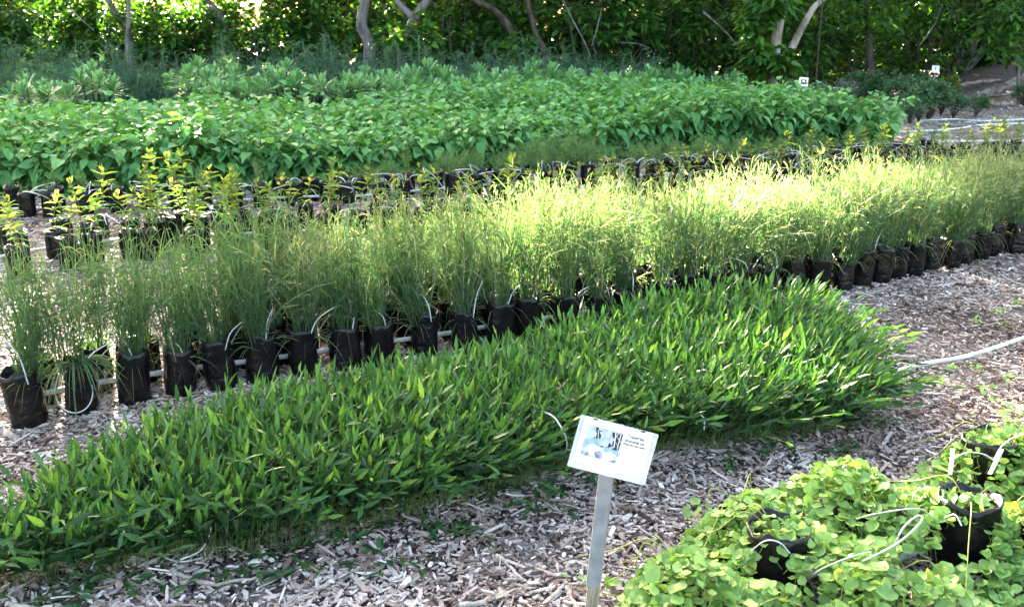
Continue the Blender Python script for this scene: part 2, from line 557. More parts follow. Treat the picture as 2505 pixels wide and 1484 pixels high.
# ---- region outlines
BEDA_F = [(-160, 1500), (0, 1452), (300, 1402), (600, 1367), (850, 1312), (1000, 1280), (1200, 1218), (1400, 1150), (1700, 1112), (1900, 1092), (2060, 1060)]
BEDA_B = [(1955, 725), (1900, 712), (1750, 722), (1600, 745), (1450, 782), (1300, 822), (1100, 875), (900, 905), (700, 935), (500, 965), (350, 1005), (200, 1055), (0, 1185), (-160, 1250)]
polyA = np.array([G(x, y, 0)[:2] for x, y in BEDA_F] + [G(2090, 1000, 0)[:2], G(2040, 870, .2)[:2]] + [G(x, y, .29)[:2] for x, y in BEDA_B])
BEDB_F = [(-260, 470), (0, 476), (350, 480), (560, 470), (800, 458), (1000, 438), (1250, 420), (1500, 393), (1750, 382), (2000, 372), (2130, 360)]
BEDB_B = [(2150, 245), (1950, 222), (1700, 212), (1500, 208), (1250, 214), (1000, 230), (800, 240), (400, 244), (0, 238), (-260, 236)]
polyB = np.array([G(x, y, 0)[:2] for x, y in BEDB_F] + [G(2165, 325, 0.1)[:2]] + [G(x, y, .80)[:2] for x, y in BEDB_B])
BEDC = [(1440, 1560), (1500, 1460), (1580, 1345), (1690, 1265), (1900, 1165), (2010, 1150), (2120, 1175), (2240, 1120), (2350, 1075), (2520, 1060), (2720, 1100), (2720, 1800), (1440, 1800)]
polyC = np.array([G(x, y, .14)[:2] for x, y in BEDC])


# ------------------------------------------------------------------ wood-chip mulch
def build_mulch():
    pts, sz = [], []
    def add(n, y0, y1, size, xlo=None):
        y = R.uniform(y0, y1, n); x = R.uniform(-1, 1, n) * (y * .62 + .35)
        p = np.stack([x, y], 1)
        keep = np.ones(n, bool)
        ins = in_poly(p, polyA); dd, _ = edge_dist(p, polyA)
        keep &= ~(ins & (dd > .12))
        ins = in_poly(p, polyB); dd, _ = edge_dist(p, polyB)
        keep &= ~(ins & (dd > .3))
        if xlo is not None: keep &= p[:, 0] > xlo
        pts.append(p[keep]); sz.append(np.full(keep.sum(), size))
    add(46000, 1.7, 3.6, 1.02)
    add(54000, 3.4, 5.6, 1.02)
    add(40000, 5.4, 8.2, 1.25)
    add(36000, 8.0, 13.0, 1.7)
    add(24000, 12, 26.5, 2.4, 3.5)
    p = np.vstack(pts); s = np.concatenate(sz)
    k = ~((p[:, 1] > 24) & (p[:, 0] > 11.5) & (R.random(len(p)) < .8))
    k &= ~((vnoise(p, 2.6, 8) + .6 * vnoise(p, 7, 9) > .95) & (R.random(len(p)) < .75))
    p, s = p[k], s[k]; N = len(p)
    L = s * np.clip(R.lognormal(-3.90, .62, N), .006, .11)
    W = np.minimum(L * R.uniform(.18, .75, N), s * R.uniform(.004, .019, N))
    T = R.uniform(.0015, .005, N) * s
    a = R.random(N) * 2 * PI
    el = R.normal(0, .16, N); roll = R.normal(0, .3, N)
    d = np.stack([np.cos(a) * np.cos(el), np.sin(a) * np.cos(el), np.sin(el)], 1)
    side = np.stack([-np.sin(a) * np.cos(roll), np.cos(a) * np.cos(roll), np.sin(roll)], 1)
    nrm = unit(np.cross(d, side))
    z = np.abs(R.normal(0, .007, N)) * np.sqrt(s) + np.abs(np.sin(el)) * L / 2
    z += 1.0 * np.exp(-((p[:, 1] - 27) / 2.6) ** 2) / (1 + np.exp(-np.clip(p[:, 0] - 13.0, -40, 40) * 2.0))
    c = np.column_stack([p, z])
    # a chip: five-sided outline top, sides down
    ox = np.array([-.5, -.30, .35, .5, .22, -.42]); oy = np.array([-.12, -.5, -.42, .05, .5, .40])
    k = 6
    jx = ox[None] + R.normal(0, .06, (N, k)); jy = oy[None] + R.normal(0, .10, (N, k))
    top = c[:, None] + jx[:, :, None] * L[:, None, None] * d[:, None] + jy[:, :, None] * W[:, None, None] * side[:, None] + (T / 2)[:, None, None] * nrm[:, None]
    bot = top - T[:, None, None] * nrm[:, None]
    Vv = np.concatenate([top, bot], 1)
    off = (np.arange(N) * 2 * k)[:, None, None]
    i = np.arange(k); j = (i + 1) % k
    sides = np.stack([i, i + k, j + k, j], 1)
    zone = vnoise(p, 1.1, 5) * .10 + vnoise(p, 4.0, 6) * .06
    red = np.exp(-(((p - G(2430, 800)[:2]) / np.array([1.1, .55])) ** 2).sum(1))
    ti = np.clip(R.normal(.50, .235, N) + zone * 1.5 - .25 * red, 0, 1)
    mb = MB()
    mb.add(Vv, (sides[None] + off).reshape(-1, 4), None, np.repeat(ti, 2 * k))
    mb.f.append((np.array([[0, 1, 2, 3, 4, 5]])[None] + off).reshape(-1, 6)); mb.mi.append(0)
    o = part('wood_chip_mulch', mb.mesh('wood_chip_mulch', ['chip'], smooth=False))
    tag(o, 'grey and brown wood chip mulch strewn over the ground between the rows', 'mulch', kind='stuff')


build_mulch()


# ------------------------------------------------------------------ bed A: low broad-leaved grass
def build_bed_a():
    mb = MB()
    n = 6000
    p = sample_poly(polyA, n)
    # a denser fringe along the outline
    q = sample_poly(polyA, 9000); dq, _ = edge_dist(q, polyA)
    p = np.vstack([p, q[dq < .09][:1500]]); n = len(p)
    dd, vec = edge_dist(p, polyA)
    e = np.exp(-dd / .09)
    h = (.255 + .05 * vnoise(p, 3.0, 11) + R.normal(0, .042, n)) * (1 - .08 * e) + .075 / (1 + np.exp(-(p[:, 0] - .25) * 6))
    h = np.clip(h, .10, .46)
    az = R.random(n) * 2 * PI
    lean = np.stack([np.cos(az), np.sin(az)], 1) * np.abs(R.normal(0, .27, n))[:, None] + vec * (e * (R.uniform(.02, .42, n) + R.uniform(.1, .8, n) * np.maximum(vec[:, 0], 0)))[:, None] + np.array([.10, -.03])
    base = np.column_stack([p, np.zeros(n)])
    k = 5
    t = np.linspace(0, 1, k)
    st = base[:, None] + np.concatenate([lean[:, None] * (h[:, None, None] * (t ** 1.6)[None, :, None]), (h[:, None] * (t - .22 * np.linalg.norm(lean, axis=1)[:, None] * t ** 2))[:, :, None]], 2)
    put_tubes(mb, st, np.full((n, k), .0011), 3, .5, 1)
    for m in range(8):
        f = np.clip(.22 + .78 * (m + R.random(n)) / 8.0, 0, 1)
        i0 = np.minimum((f * (k - 1)).astype(int), k - 2); fr = f * (k - 1) - i0
        idx = np.arange(n)
        a, b = st[idx, i0], st[idx, i0 + 1]
        pos = a + (b - a) * fr[:, None]
        ax = unit(b - a)
        pa = az * 3 + (m % 2) * PI + R.normal(0, .5, n)
        out = np.stack([np.cos(pa), np.sin(pa), np.zeros(n)], 1)
        op = R.uniform(.35, 1.15, n) if m < 7 else R.uniform(.05, .4, n)
        d = unit(ax * np.cos(op)[:, None] + out * np.sin(op)[:, None])
        nr = ax * np.sin(op)[:, None] - out * np.cos(op)[:, None] + R.normal(0, .2, (n, 3))
        L = R.uniform(.046, .096, n) * (1.0 if m < 7 else .95)
        Wd = L * R.uniform(.16, .25, n)
        ti = np.clip(.02 + .68 * f ** 2.2 + R.normal(0, .16, n) + (R.random(n) < .08) * .25, 0, .96) + (R.random(n) < .0015) * .1  # lower leaves darkened to paint in shade; paler young leaves on top
        sel = R.random(n) < (.86 if m > 2 else .42)
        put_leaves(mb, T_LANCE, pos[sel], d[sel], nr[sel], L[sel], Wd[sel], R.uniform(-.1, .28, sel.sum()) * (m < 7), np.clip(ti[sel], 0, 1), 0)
    # runners straying over the mulch at the front and right
    for px, py in [(1010, 1290), (560, 1400), (700, 1360), (860, 1335), (950, 1370), (1250, 1190), (1330, 1240), (1380, 1180), (300, 1420), (180, 1450), (2120, 1040), (2170, 1025), (2110, 1090), (1960, 1105), (1780, 1125), (1290, 1215), (1100, 1310), (60, 1480), (800, 1395), (1420, 1165), (2060, 880), (2110, 940)]:
        b = G(px, py)
        for _ in range(3):
            aa = R.random() * 6.28
            dv = np.array([math.cos(aa), math.sin(aa) * .6 - .3, 0])
            ln = R.uniform(.08, .16)
            pts = smooth([b + (0, 0, .005), b + dv * ln * .5 + (0, 0, .03), b + dv * ln + (0, 0, .02)], 6)
            put_tubes(mb, pts, .001, 3, .5, 1)
            mpos = pts[[1, 2, 3, 4, 5, 5]]
            dd2 = unit(dv + R.normal(0, .6, (6, 3)) * np.array([1, 1, .3]) + np.array([0, 0, .2]))
            put_leaves(mb, T_LANCE, mpos, dd2, np.tile([0, 0, 1.0], (6, 1)) + R.normal(0, .3, (6, 3)), R.uniform(.045, .075, 6), R.uniform(.012, .018, 6), .2, R.uniform(.2, .6, 6), 0)
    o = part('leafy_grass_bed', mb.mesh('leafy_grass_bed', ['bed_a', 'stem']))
    tag(o, 'dense low bed of bright green broad bladed grass across the foreground', 'grass bed', kind='stuff')


build_bed_a()


# ------------------------------------------------------------------ bed B: knee-high heart-leaved plants
def build_bed_b():
    mb = MB()
    n = 4800
    # nearer plants get more stems
    p = sample_poly(polyB, n)
    dd, vec = edge_dist(p, polyB)
    front = p[:, 1] < 12.0
    q = sample_poly(polyB, 12000); dq, _ = edge_dist(q, polyB)
    q = q[dq < .35][:1700]
    p = np.vstack([p, q]); n = len(p)
    dd, vec = edge_dist(p, polyB)
    fy = np.clip((p[:, 1] - 9.5) / 6, 0, 1)
    h = .68 + .16 * fy + .11 * vnoise(p, 1.0, 21) + .08 * vnoise(p, 3.2, 22) + R.normal(0, .045, n)
    h *= 1 - .28 * np.exp(-dd / .18)
    lean = vec * (np.exp(-dd / .22) * R.uniform(.1, .55, n))[:, None] + R.normal(0, .12, (n, 2))
    base = np.column_stack([p, np.zeros(n)])
    k = 4
    t = np.linspace(0, 1, k)
    st = base[:, None] + np.concatenate([lean[:, None] * (h[:, None, None] * (t ** 1.5)[None, :, None]), (h[:, None] * t)[:, :, None]], 2)
    put_tubes(mb, st, np.tile(np.linspace(.004, .002, k), (n, 1)), 3, .5, 1)
    az0 = R.random(n) * 6.28
    for m in range(10):
        lo = .10 + .9 * m / 10
        f = np.clip(lo + .1 * R.random(n), 0, 1)
        # inner plants only show their tops
        sel = (dd < .5) | (m >= 5)
        sel &= R.random(n) < .95
        i0 = np.minimum((f * (k - 1)).astype(int), k - 2); fr = f * (k - 1) - i0
        idx = np.arange(n)
        a, b = st[idx, i0], st[idx, i0 + 1]
        pos = a + (b - a) * fr[:, None]
        pa = az0 + (m * 2.4) + R.normal(0, .4, n)
        out = np.stack([np.cos(pa), np.sin(pa), np.zeros(n)], 1)
        pet = R.uniform(.02, .075, n)
        pos = pos + out * pet[:, None] + np.array([0, 0, 1]) * (pet * .5)[:, None]
        el = R.uniform(-.95, .15, n) if m < 9 else R.uniform(.1, .9, n)
        d = out * np.cos(el)[:, None] + np.array([0, 0, 1]) * np.sin(el)[:, None]
        nr = np.array([0, 0, 1.0]) + out * .3 + R.normal(0, .28, (n, 3))
        L = R.uniform(.105, .205, n) * (1 if m < 8 else .75)
        Wd = L * R.uniform(.60, .80, n)
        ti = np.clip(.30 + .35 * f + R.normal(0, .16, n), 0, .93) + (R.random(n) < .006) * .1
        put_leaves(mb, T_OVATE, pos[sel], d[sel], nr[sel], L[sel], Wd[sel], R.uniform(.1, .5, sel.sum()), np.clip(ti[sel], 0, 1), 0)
    # taller shoots that rise out of the canopy
    tall = [(405, 190), (470, 190), (510, 195), (615, 165), (700, 195), (760, 205), (1235, 192), (1400, 196), (1555, 185), (1690, 195), (1800, 185), (1900, 195), (2060, 225)]
    for px, py in tall:
        c = V(px, py, 15.0 if px < 1100 else 17.0)
        b0 = np.array([c[0] + R.normal(0, .12), c[1], .55])
        pts = smooth([b0, (b0 + c) / 2 + R.normal(0, .03, 3), c], 7)
        put_tubes(mb, pts, .004, 4, .5, 1)
        m = 9
        ii = R.integers(2, 7, m); pa = R.random(m) * 6.28
        out = np.stack([np.cos(pa), np.sin(pa), R.uniform(-.2, .8, m)], 1)
        put_leaves(mb, T_OVATE, pts[ii], out, np.tile([0, 0, 1.0], (m, 1)) + R.normal(0, .3, (m, 3)), R.uniform(.13, .21, m), R.uniform(.08, .13, m), .3, R.uniform(.6, .9, m), 0)
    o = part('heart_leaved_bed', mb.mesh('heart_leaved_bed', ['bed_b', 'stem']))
    tag(o, 'wide knee-high mass of heart shaped green leaves across the middle of the nursery', 'leafy plants', kind='stuff')


build_bed_b()


# ------------------------------------------------------------------ grow bags
def bag_meshes(seed, r=.078, h=.255):
    rr = np.random.default_rng(seed)
    sides = 22
    zs = np.array([0, .02, .06, .10, .15, .20, .24, .26, .30, .38, .5, .62, .74, .84, .92, 1.0]) * h
    rad = np.array([.80, .92, .98, .95, 1.0, .96, 1.0, .97, 1.0, 1.01, .99, 1.0, .98, .985, .97, .98])
    a = np.arange(sides) * 2 * PI / sides
    ph = rr.random(8) * 6.28
    V_ = []
    for i, (z, q) in enumerate(zip(zs, rad)):
        wr = .028 * np.sin(3 * a + ph[0] + 5 * z / h) + .018 * np.sin(7 * a + ph[1] - 9 * z / h) + .02 * rr.normal(size=sides) * (.4 + z / h * .6)
        zz = z + (.006 * np.sin(2 * a + ph[2]) + .006 * np.sin(5 * a + ph[3]) + .004 * rr.normal(size=sides)) * (z / h) ** 3
        q2 = r * q * (1 + wr)
        V_.append(np.stack([q2 * np.cos(a), q2 * np.sin(a), zz + rr.normal(size=sides) * .0015], 1))
    top = V_[-1]
    rim = top * np.array([.93, .93, 1]) - [0, 0, .001]
    V_.append(rim)
    inn = rim * np.array([.97, .97, 0]) + [0, 0, h * .74]
    V_.append(inn)
    k = len(V_)
    i, j = np.meshgrid(np.arange(k - 1), np.arange(sides), indexing='ij')
    i, j = i.ravel(), j.ravel(); j2 = (j + 1) % sides
    q = np.stack([i * sides + j, i * sides + j2, (i + 1) * sides + j2, (i + 1) * sides + j], 1)
    b = MB().add(np.concatenate(V_), q)
    b.f.append(np.arange(sides)[None, ::-1]); b.mi.append(0)
    bag = b.mesh('grow_bag', ['bag'])
    s = MB()
    rings = [np.array([[0, 0, h * .80]])]
    for f in (.35, .7, .95):
        rings.append(np.stack([inn[:, 0] * f, inn[:, 1] * f, h * (.80 - .05 * f) + rr.normal(size=sides) * .006], 1))
    vv = np.concatenate(rings)
    tr = np.stack([np.zeros(sides, int), 1 + np.arange(sides), 1 + (np.arange(sides) + 1) % sides], 1)
    qs = []
    for g in range(2):
        o1, o2 = 1 + g * sides, 1 + (g + 1) * sides
        qs.append(np.stack([o1 + np.arange(sides), o2 + np.arange(sides), o2 + (np.arange(sides) + 1) % sides, o1 + (np.arange(sides) + 1) % sides], 1))
    s.add(vv, np.concatenate(qs), tr)
    return bag, s.mesh('potting_soil', ['soil'])


BAGS = [bag_meshes(s) for s in range(6)]
BIG = [bag_meshes(20 + s, .098, .24) for s in range(4)]


def grass_mesh(seed, stems=76, h0=.50, spread=.16, r0=.058, heads=5):
    global R
    R = np.random.default_rng(seed)
    mb = MB()
    n = stems
    a = R.random(n) * 6.28; rr = r0 * np.sqrt(R.random(n))
    base = np.stack([rr * np.cos(a), rr * np.sin(a), np.full(n, .195)], 1)
    out = np.stack([np.cos(a), np.sin(a)], 1) + R.normal(0, .7, (n, 2))
    ln = np.clip(R.normal(h0, .09, n), .15, .68)
    tilt = np.abs(R.normal(0, spread, n))
    curve = np.abs(R.normal(0, .35, n)) * (R.random(n) < .4)
    k = 7
    t = np.linspace(0, 1, k)
    dirx = unit(out)
    hor = (tilt[:, None] * t + curve[:, None] * t ** 2.4 * .9) * ln[:, None]
    ver = (t[None] - .35 * (curve[:, None] * t ** 2.2) ** 1.0 - .3 * tilt[:, None] ** 2 * t) * ln[:, None]
    P = base[:, None] + np.concatenate([dirx[:, None] * hor[:, :, None], ver[:, :, None]], 2)
    P[:, 1:, :] += R.normal(0, .006, (n, k - 1, 3))
    wid = np.tile(np.array([.0038, .0040, .0040, .0038, .0034, .0028, .0009]), (n, 1)) * R.uniform(.7, 1.3, (n, 1))
    ti = np.clip(R.normal(.42 if heads else .30, .27 if heads else .2, n), 0, .98)
    put_ribbons(mb, P, wid, ti)
    # side blades on the culms
    m = 4
    for _ in range(m):
        f = R.uniform(.15, .95, n)
        i0 = np.minimum((f * (k - 1)).astype(int), k - 2); fr = f * (k - 1) - i0
        idx = np.arange(n)
        p0 = P[idx, i0] + (P[idx, i0 + 1] - P[idx, i0]) * fr[:, None]
        ax = unit(P[idx, i0 + 1] - P[idx, i0])
        d = unit(ax + rdir(n) * R.uniform(.3, .95, n)[:, None])
        L = R.uniform(.05, .15, n)
        u = np.linspace(0, 1, 4)
        Q = p0[:, None] + d[:, None] * (L[:, None] * u)[:, :, None]
        Q[:, :, 2] -= (L * R.uniform(0, 1.1, n))[:, None] * u ** 2
        ww = np.tile(np.array([.0030, .0054, .0042, .0007]), (n, 1)) * R.uniform(.7, 1.3, (n, 1))
        put_ribbons(mb, Q, ww, np.clip(ti + R.normal(0, .12, n), 0, 1))
    # straw-coloured seed heads on the taller culms
    top = np.where(ln > np.median(ln))[0]
    for _ in range(heads):
        f = R.uniform(.72, .98, len(top))
        x = f * (k - 1); i0 = np.minimum(x.astype(int), k - 2)
        p0 = P[top, i0] + (P[top, i0 + 1] - P[top, i0]) * (x - i0)[:, None]
        ax = unit(P[top, i0 + 1] - P[top, i0])
        d = unit(ax * 1.2 + rdir(len(top)) * .55)
        L = R.uniform(.03, .075, len(top))
        Q = p0[:, None] + d[:, None] * (L[:, None] * np.array([0, .4, .75, 1]))[:, :, None]
        Q[:, :, 2] -= (L * R.uniform(0, .5, len(top)))[:, None] * np.array([0, .16, .56, 1])
        put_ribbons(mb, Q, np.tile(np.array([.0014, .0032, .0028, .0008]), (len(top), 1)), R.uniform(.72, .98, len(top)))
    # dry, drooping basal blades
    n2 = 15
    a = R.random(n2) * 6.28
    L = R.uniform(.10, .26, n2)
    u = np.linspace(0, 1, 5)
    o2 = np.stack([np.cos(a), np.sin(a), np.zeros(n2)], 1)
    Q = np.array([0, 0, .20]) + o2[:, None] * (.04 + L[:, None] * u * .8)[:, :, None]
    Q[:, :, 2] += L[:, None] * (.55 * u - R.uniform(.5, 1.3, n2)[:, None] * u ** 2)
    put_ribbons(mb, Q, np.tile(np.array([.0024, .0028, .0026, .002, .0008]), (n2, 1)), R.uniform(.5, 1, n2))
    return mb.mesh('grass_tuft', ['grass'])


def sapling_mesh(seed, h=.36, nst=1, big=1.0, lean=.06):
    global R
    R = np.random.default_rng(seed)
    st, lf = MB(), MB()
    for s in range(nst):
        hh = h * R.uniform(.75, 1.1)
        b = np.array([R.normal(0, .018), R.normal(0, .018), .19])
        top = b + np.array([R.normal(0, lean), R.normal(0, lean), hh])
        pts = smooth([b, (b + top) / 2 + R.normal(0, .015, 3), top], 10)
        put_tubes(st, pts, np.linspace(.0042, .002, 10), 5)
        nodes = max(4, int(hh / .046))
        for m in range(nodes):
            f = .12 + .88 * (m + .5 * R.random()) / nodes
            x = f * 9; i = min(int(x), 8)
            p = pts[i] + (pts[i + 1] - pts[i]) * (x - i)
            c = 2 + (R.random() < .6) + (m > nodes - 3)
            a = m * 1.6 + R.random() * .5 + np.arange(c) * 6.28 / c
            el = R.uniform(-.15, .55, c) + .4 * f
            d = np.stack([np.cos(a) * np.cos(el), np.sin(a) * np.cos(el), np.sin(el)], 1)
            L = R.uniform(.07, .125, c) * big * (1 - .3 * abs(f - .6))
            nr = np.array([0, 0, 1.0]) - d * .2 + R.normal(0, .3, (c, 3))
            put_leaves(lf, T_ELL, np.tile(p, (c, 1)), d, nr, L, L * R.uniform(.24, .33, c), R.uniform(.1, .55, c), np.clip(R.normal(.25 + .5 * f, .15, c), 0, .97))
        c = 5
        a = R.random(c) * 6.28
        d = np.stack([np.cos(a) * .5, np.sin(a) * .5, np.ones(c)], 1)
        put_leaves(lf, T_ELL, np.tile(pts[-1], (c, 1)), d, rdir(c) + [0, 0, .5], R.uniform(.035, .07, c) * big, R.uniform(.012, .02, c) * big, .1, R.uniform(.6, 1, c))
    return st.mesh('stem', ['red_stem']), lf.mesh('foliage', ['sapling'])


def sprig_mesh(seed, h=.17, nst=3, need=26, nl=.05):
    """upright seedling sprig with fine needles"""
    global R
    R = np.random.default_rng(seed)
    mb = MB()
    n = nst
    a = R.random(n) * 6.28
    ln = h * R.uniform(.55, 1.1, n)
    k = 6
    t = np.linspace(0, 1, k)
    dx = np.stack([np.cos(a), np.sin(a)], 1) * R.uniform(.05, .45, n)[:, None]
    P = np.array([0, 0, .19]) + np.concatenate([dx[:, None] * (ln[:, None] * t)[:, :, None], (ln[:, None] * t)[:, :, None]], 2)
    put_ribbons(mb, P, np.full((n, k), .004), .9)
    put_ribbons(mb, P, np.full((n, k), .004), .9)
    for _ in range(need):
        f = R.uniform(.15, 1, n)
        i0 = np.minimum((f * (k - 1)).astype(int), k - 2); fr = f * (k - 1) - i0
        idx = np.arange(n)
        p0 = P[idx, i0] + (P[idx, i0 + 1] - P[idx, i0]) * fr[:, None]
        ax = unit(P[idx, i0 + 1] - P[idx, i0])
        d = unit(ax + rdir(n) * .9)
        L = R.uniform(.5, 1.2, n) * nl
        Q = p0[:, None] + d[:, None] * (L[:, None] * np.array([0, .5, 1]))[:, :, None]
        put_ribbons(mb, Q, np.tile(np.array([.0025, .0025, .001]), (n, 1)), R.random(n))
    return mb.mesh('sprig', ['needle'])


def feather_mesh(seed, h=.55, rad=.30, fronds=60, mat='feather', wid=.0035, droop=.5, per=26):
    """soft bush of fine drooping filaments"""
    global R
    R = np.random.default_rng(seed)
    mb = MB()
    n = fronds
    a = R.random(n) * 6.28
    tilt = R.uniform(0, 1, n) ** .8
    L = h * R.uniform(.65, 1.1, n)
    k = 8
    t = np.linspace(0, 1, k)
    dx = np.stack([np.cos(a), np.sin(a)], 1)
    hor = rad * tilt[:, None] * (t ** 1.2) * 1.2
    ver = L[:, None] * (t * (1 - .25 * tilt[:, None]) - droop * .5 * tilt[:, None] * t ** 3)
    P = np.concatenate([dx[:, None] * hor[:, :, None], ver[:, :, None]], 2) + R.normal(0, .01, (n, k, 3)) * t[None, :, None]
    P[:, :, :2] += R.normal(0, rad * .15, (n, 1, 2))
    put_ribbons(mb, P, np.full((n, k), wid * 1.4), R.random(n))
    for _ in range(per):
        f = R.uniform(.2, 1, n)
        i0 = np.minimum((f * (k - 1)).astype(int), k - 2); fr = f * (k - 1) - i0
        idx = np.arange(n)
        p0 = P[idx, i0] + (P[idx, i0 + 1] - P[idx, i0]) * fr[:, None]
        ax = unit(P[idx, i0 + 1] - P[idx, i0])
        d = unit(ax * .8 + rdir(n) * .8)
        l = R.uniform(.15, .34, n) * h * .6
        u = np.linspace(0, 1, 4)
        Q = p0[:, None] + d[:, None] * (l[:, None] * u)[:, :, None]
        Q[:, :, 2] -= (l * R.uniform(0, .8, n))[:, None] * u ** 2 * droop * 1.2
        put_ribbons(mb, Q, np.tile(np.array([1, 1, .8, .3]) * wid, (n, 1)), R.random(n))
    return mb.mesh('foliage', [mat])


GRASS = [grass_mesh(100 + i) for i in range(8)]
GREEN = [grass_mesh(120 + i, 74, .49, .15, .058, 0) for i in range(7)]
SAPS = [sapling_mesh(200 + i, h=R.uniform(.26, .42), nst=1 + (i % 3 == 0)) for i in range(8)]
TALL = [sapling_mesh(250, .68, 1, 1.25, .05), sapling_mesh(251, .58, 2, 1.2, .06)]
SPRIG = [sprig_mesh(300 + i, h=.12 + .03 * i, nst=2 + i) for i in range(6)]
FEATH = [feather_mesh(320 + i, .34, .24, 60, 'needle', .0022, .5, 30) for i in range(4)]
R = np.random.default_rng(55)


def row(path, spacing, offset=0.0, jit=.02, start=0.0):
    """world points along a pixel path on the ground, moved back by offset"""
    w = np.array([G(x, y)[:2] for x, y in path])
    seg = np.linalg.norm(np.diff(w, axis=0), axis=1); cum = np.concatenate([[0], np.cumsum(seg)])
    out = []
    s = start
    while s < cum[-1]:
        i = min(np.searchsorted(cum, s, side='right') - 1, len(seg) - 1)
        t = (s - cum[i]) / seg[i]
        d = (w[i + 1] - w[i]) / seg[i]
        nrm = np.array([-d[1], d[0]])
        out.append(w[i] + (w[i + 1] - w[i]) * t + nrm * offset + R.normal(0, jit, 2))
        s += spacing * R.uniform(.92, 1.08)
    return out


def visible(pts, z=.2):
    out = []
    for p in pts:
        x, y = proj((p[0], p[1], z))
        if -30 < x < 2534: out.append((x, p))
    out.sort(key=lambda c: c[0])
    return [p for _, p in out]


# ---- row of wispy grass
GPATH = [(80, 1030), (235, 992), (455, 957), (670, 930), (890, 893), (1070, 868), (1250, 838), (1400, 812), (1600, 780), (1800, 745), (2025, 713), (2180, 683), (2335, 645), (2440, 622), (2620, 590)]


def potted_grass(p, label, group, sc):
    t = thing('potted_grass', (p[0], p[1], 0), R.random() * 6.28, 1.0)
    b, s = BAGS[R.integers(len(BAGS))]
    q = R.uniform(.92, 1.08)
    part('grow_bag', b, t, rot=(R.normal(0, .05), R.normal(0, .05), 0), sc=(q, q, R.uniform(.86, 1.06)))
    part('potting_soil', s, t, sc=(q, q, 1))
    px_, _ = proj((p[0], p[1], .5))
    pool = GRASS if R.random() < (px_ - 600) / 700 else GREEN  # straw tufts rightwards, green ones leftwards: sun and shade put into colour
    part('grass_tuft', pool[R.integers(len(pool))], t, rot=(R.normal(0, .05), R.normal(0, .05), R.random() * 6.28), sc=(sc, sc, sc * R.uniform(.92, 1.05)))
    tag(t, label, 'potted grass', group)
    return t


ranks = [('front', visible(row(GPATH, .215, 0, .012))), ('middle', visible(row(GPATH, .205, .23, .02, .10))), ('rear', visible(row(GPATH, .19, .45, .025, .75)))]
GRASS_FRONT = ranks[0][1]
for nm, pts in ranks:
    for i, p in enumerate(pts):
        potted_grass(p, f'wispy grass in black grow bag, {ordinal(i + 1)} from left, grass row {nm} rank', 'wispy grass in grow bags', R.uniform(.9, 1.12) - .04 * (p[0] > 1.5))

# a lush clump flopping over its bag rim (second bag from the left)
def floppy(seed):
    global R
    R = np.random.default_rng(seed)
    mb = MB()
    n = 46
    a = R.normal(-.9, .8, n)
    L = R.uniform(.16, .34, n)
    u = np.linspace(0, 1, 8)
    o2 = np.stack([np.cos(a), np.sin(a), np.zeros(n)], 1)
    Q = np.array([0, 0, .235]) + o2[:, None] * (.03 + L[:, None] * u * .75)[:, :, None]
    Q[:, :, 2] += L[:, None] * (.75 * u - R.uniform(.9, 1.5, n)[:, None] * u ** 2)
    put_ribbons(mb, Q, np.tile(np.array([.003, .005, .006, .006, .0055, .005, .0035, .001]), (n, 1)), R.uniform(.3, .75, n))
    return mb.mesh('drooping_blades', ['grass'])


p = GRASS_FRONT[1]
fo = part('drooping_grass', floppy(9), None, (p[0], p[1], 0))
tag(fo, 'clump of wider drooping green blades spilling over the second front bag rim', 'grass clump')
R = np.random.default_rng(56)

# ---- row of yellow-green saplings
SPATH = [(-40, 668), (120, 635), (300, 612), (450, 605), (700, 592), (910, 578), (1120, 575), (1300, 552), (1500, 520), (1900, 462), (2300, 415), (2560, 388)]


def potted_sapling(p, label, meshes, sc, cat='potted sapling'):
    t = thing('potted_sapling', (p[0], p[1], 0), R.random() * 6.28)
    b, s = BAGS[R.integers(len(BAGS))]
    q = R.uniform(.92, 1.08)
    part('grow_bag', b, t, sc=(q, q, R.uniform(.85, 1.0)))
    part('potting_soil', s, t, sc=(q, q, .95))
    part('stem', meshes[0], t, sc=sc)
    part('foliage', meshes[1], t, sc=sc)
    tag(t, label, cat, 'yellow-green saplings in grow bags')
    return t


for nm, off, spc, st in (('nearest', -.36, .30, .1), ('middle', 0, .27, 0), ('rear', .42, .27, .15)):
    pts = visible(row(SPATH, spc, off, .03, st))
    if nm == 'nearest':
        pts = [q for q in pts if proj((q[0], q[1], .3))[0] < 720]
    for i, p in enumerate(pts):
        x, _ = proj((p[0], p[1], .3))
        m = SAPS[R.integers(len(SAPS))]
        potted_sapling(p, f'yellow-green leafy sapling in black grow bag, {ordinal(i + 1)} from left in the {nm} sapling rank', m, R.uniform(.85, 1.15) - .08 * (x > 1100) + .08 * (x < 650))
for px, i, lab in ((415, 0, 'tallest slender sapling with red stem and big leaves, standing in sunlight at left'), (475, 1, 'tall twin-stemmed sapling with red stems just right of the tallest one')):
    p = G(px, 600)
    potted_sapling(p, lab, TALL[i], 1.0)
c = G(1215, 505)
potted_sapling(c, 'sapling with long pale green leaves and a single orange top leaf, mid row', sapling_mesh(260, .26, 1, 1.7), 1.0)
R = np.random.default_rng(57)

# ---- row of needle seedlings
NPATH = [(-20, 535), (90, 530), (190, 528), (300, 520), (400, 517), (570, 511), (730, 502), (880, 498), (1000, 488), (1210, 470), (1400, 456), (1600, 444), (1830, 428), (1990, 414), (2150, 398), (2295, 386)]


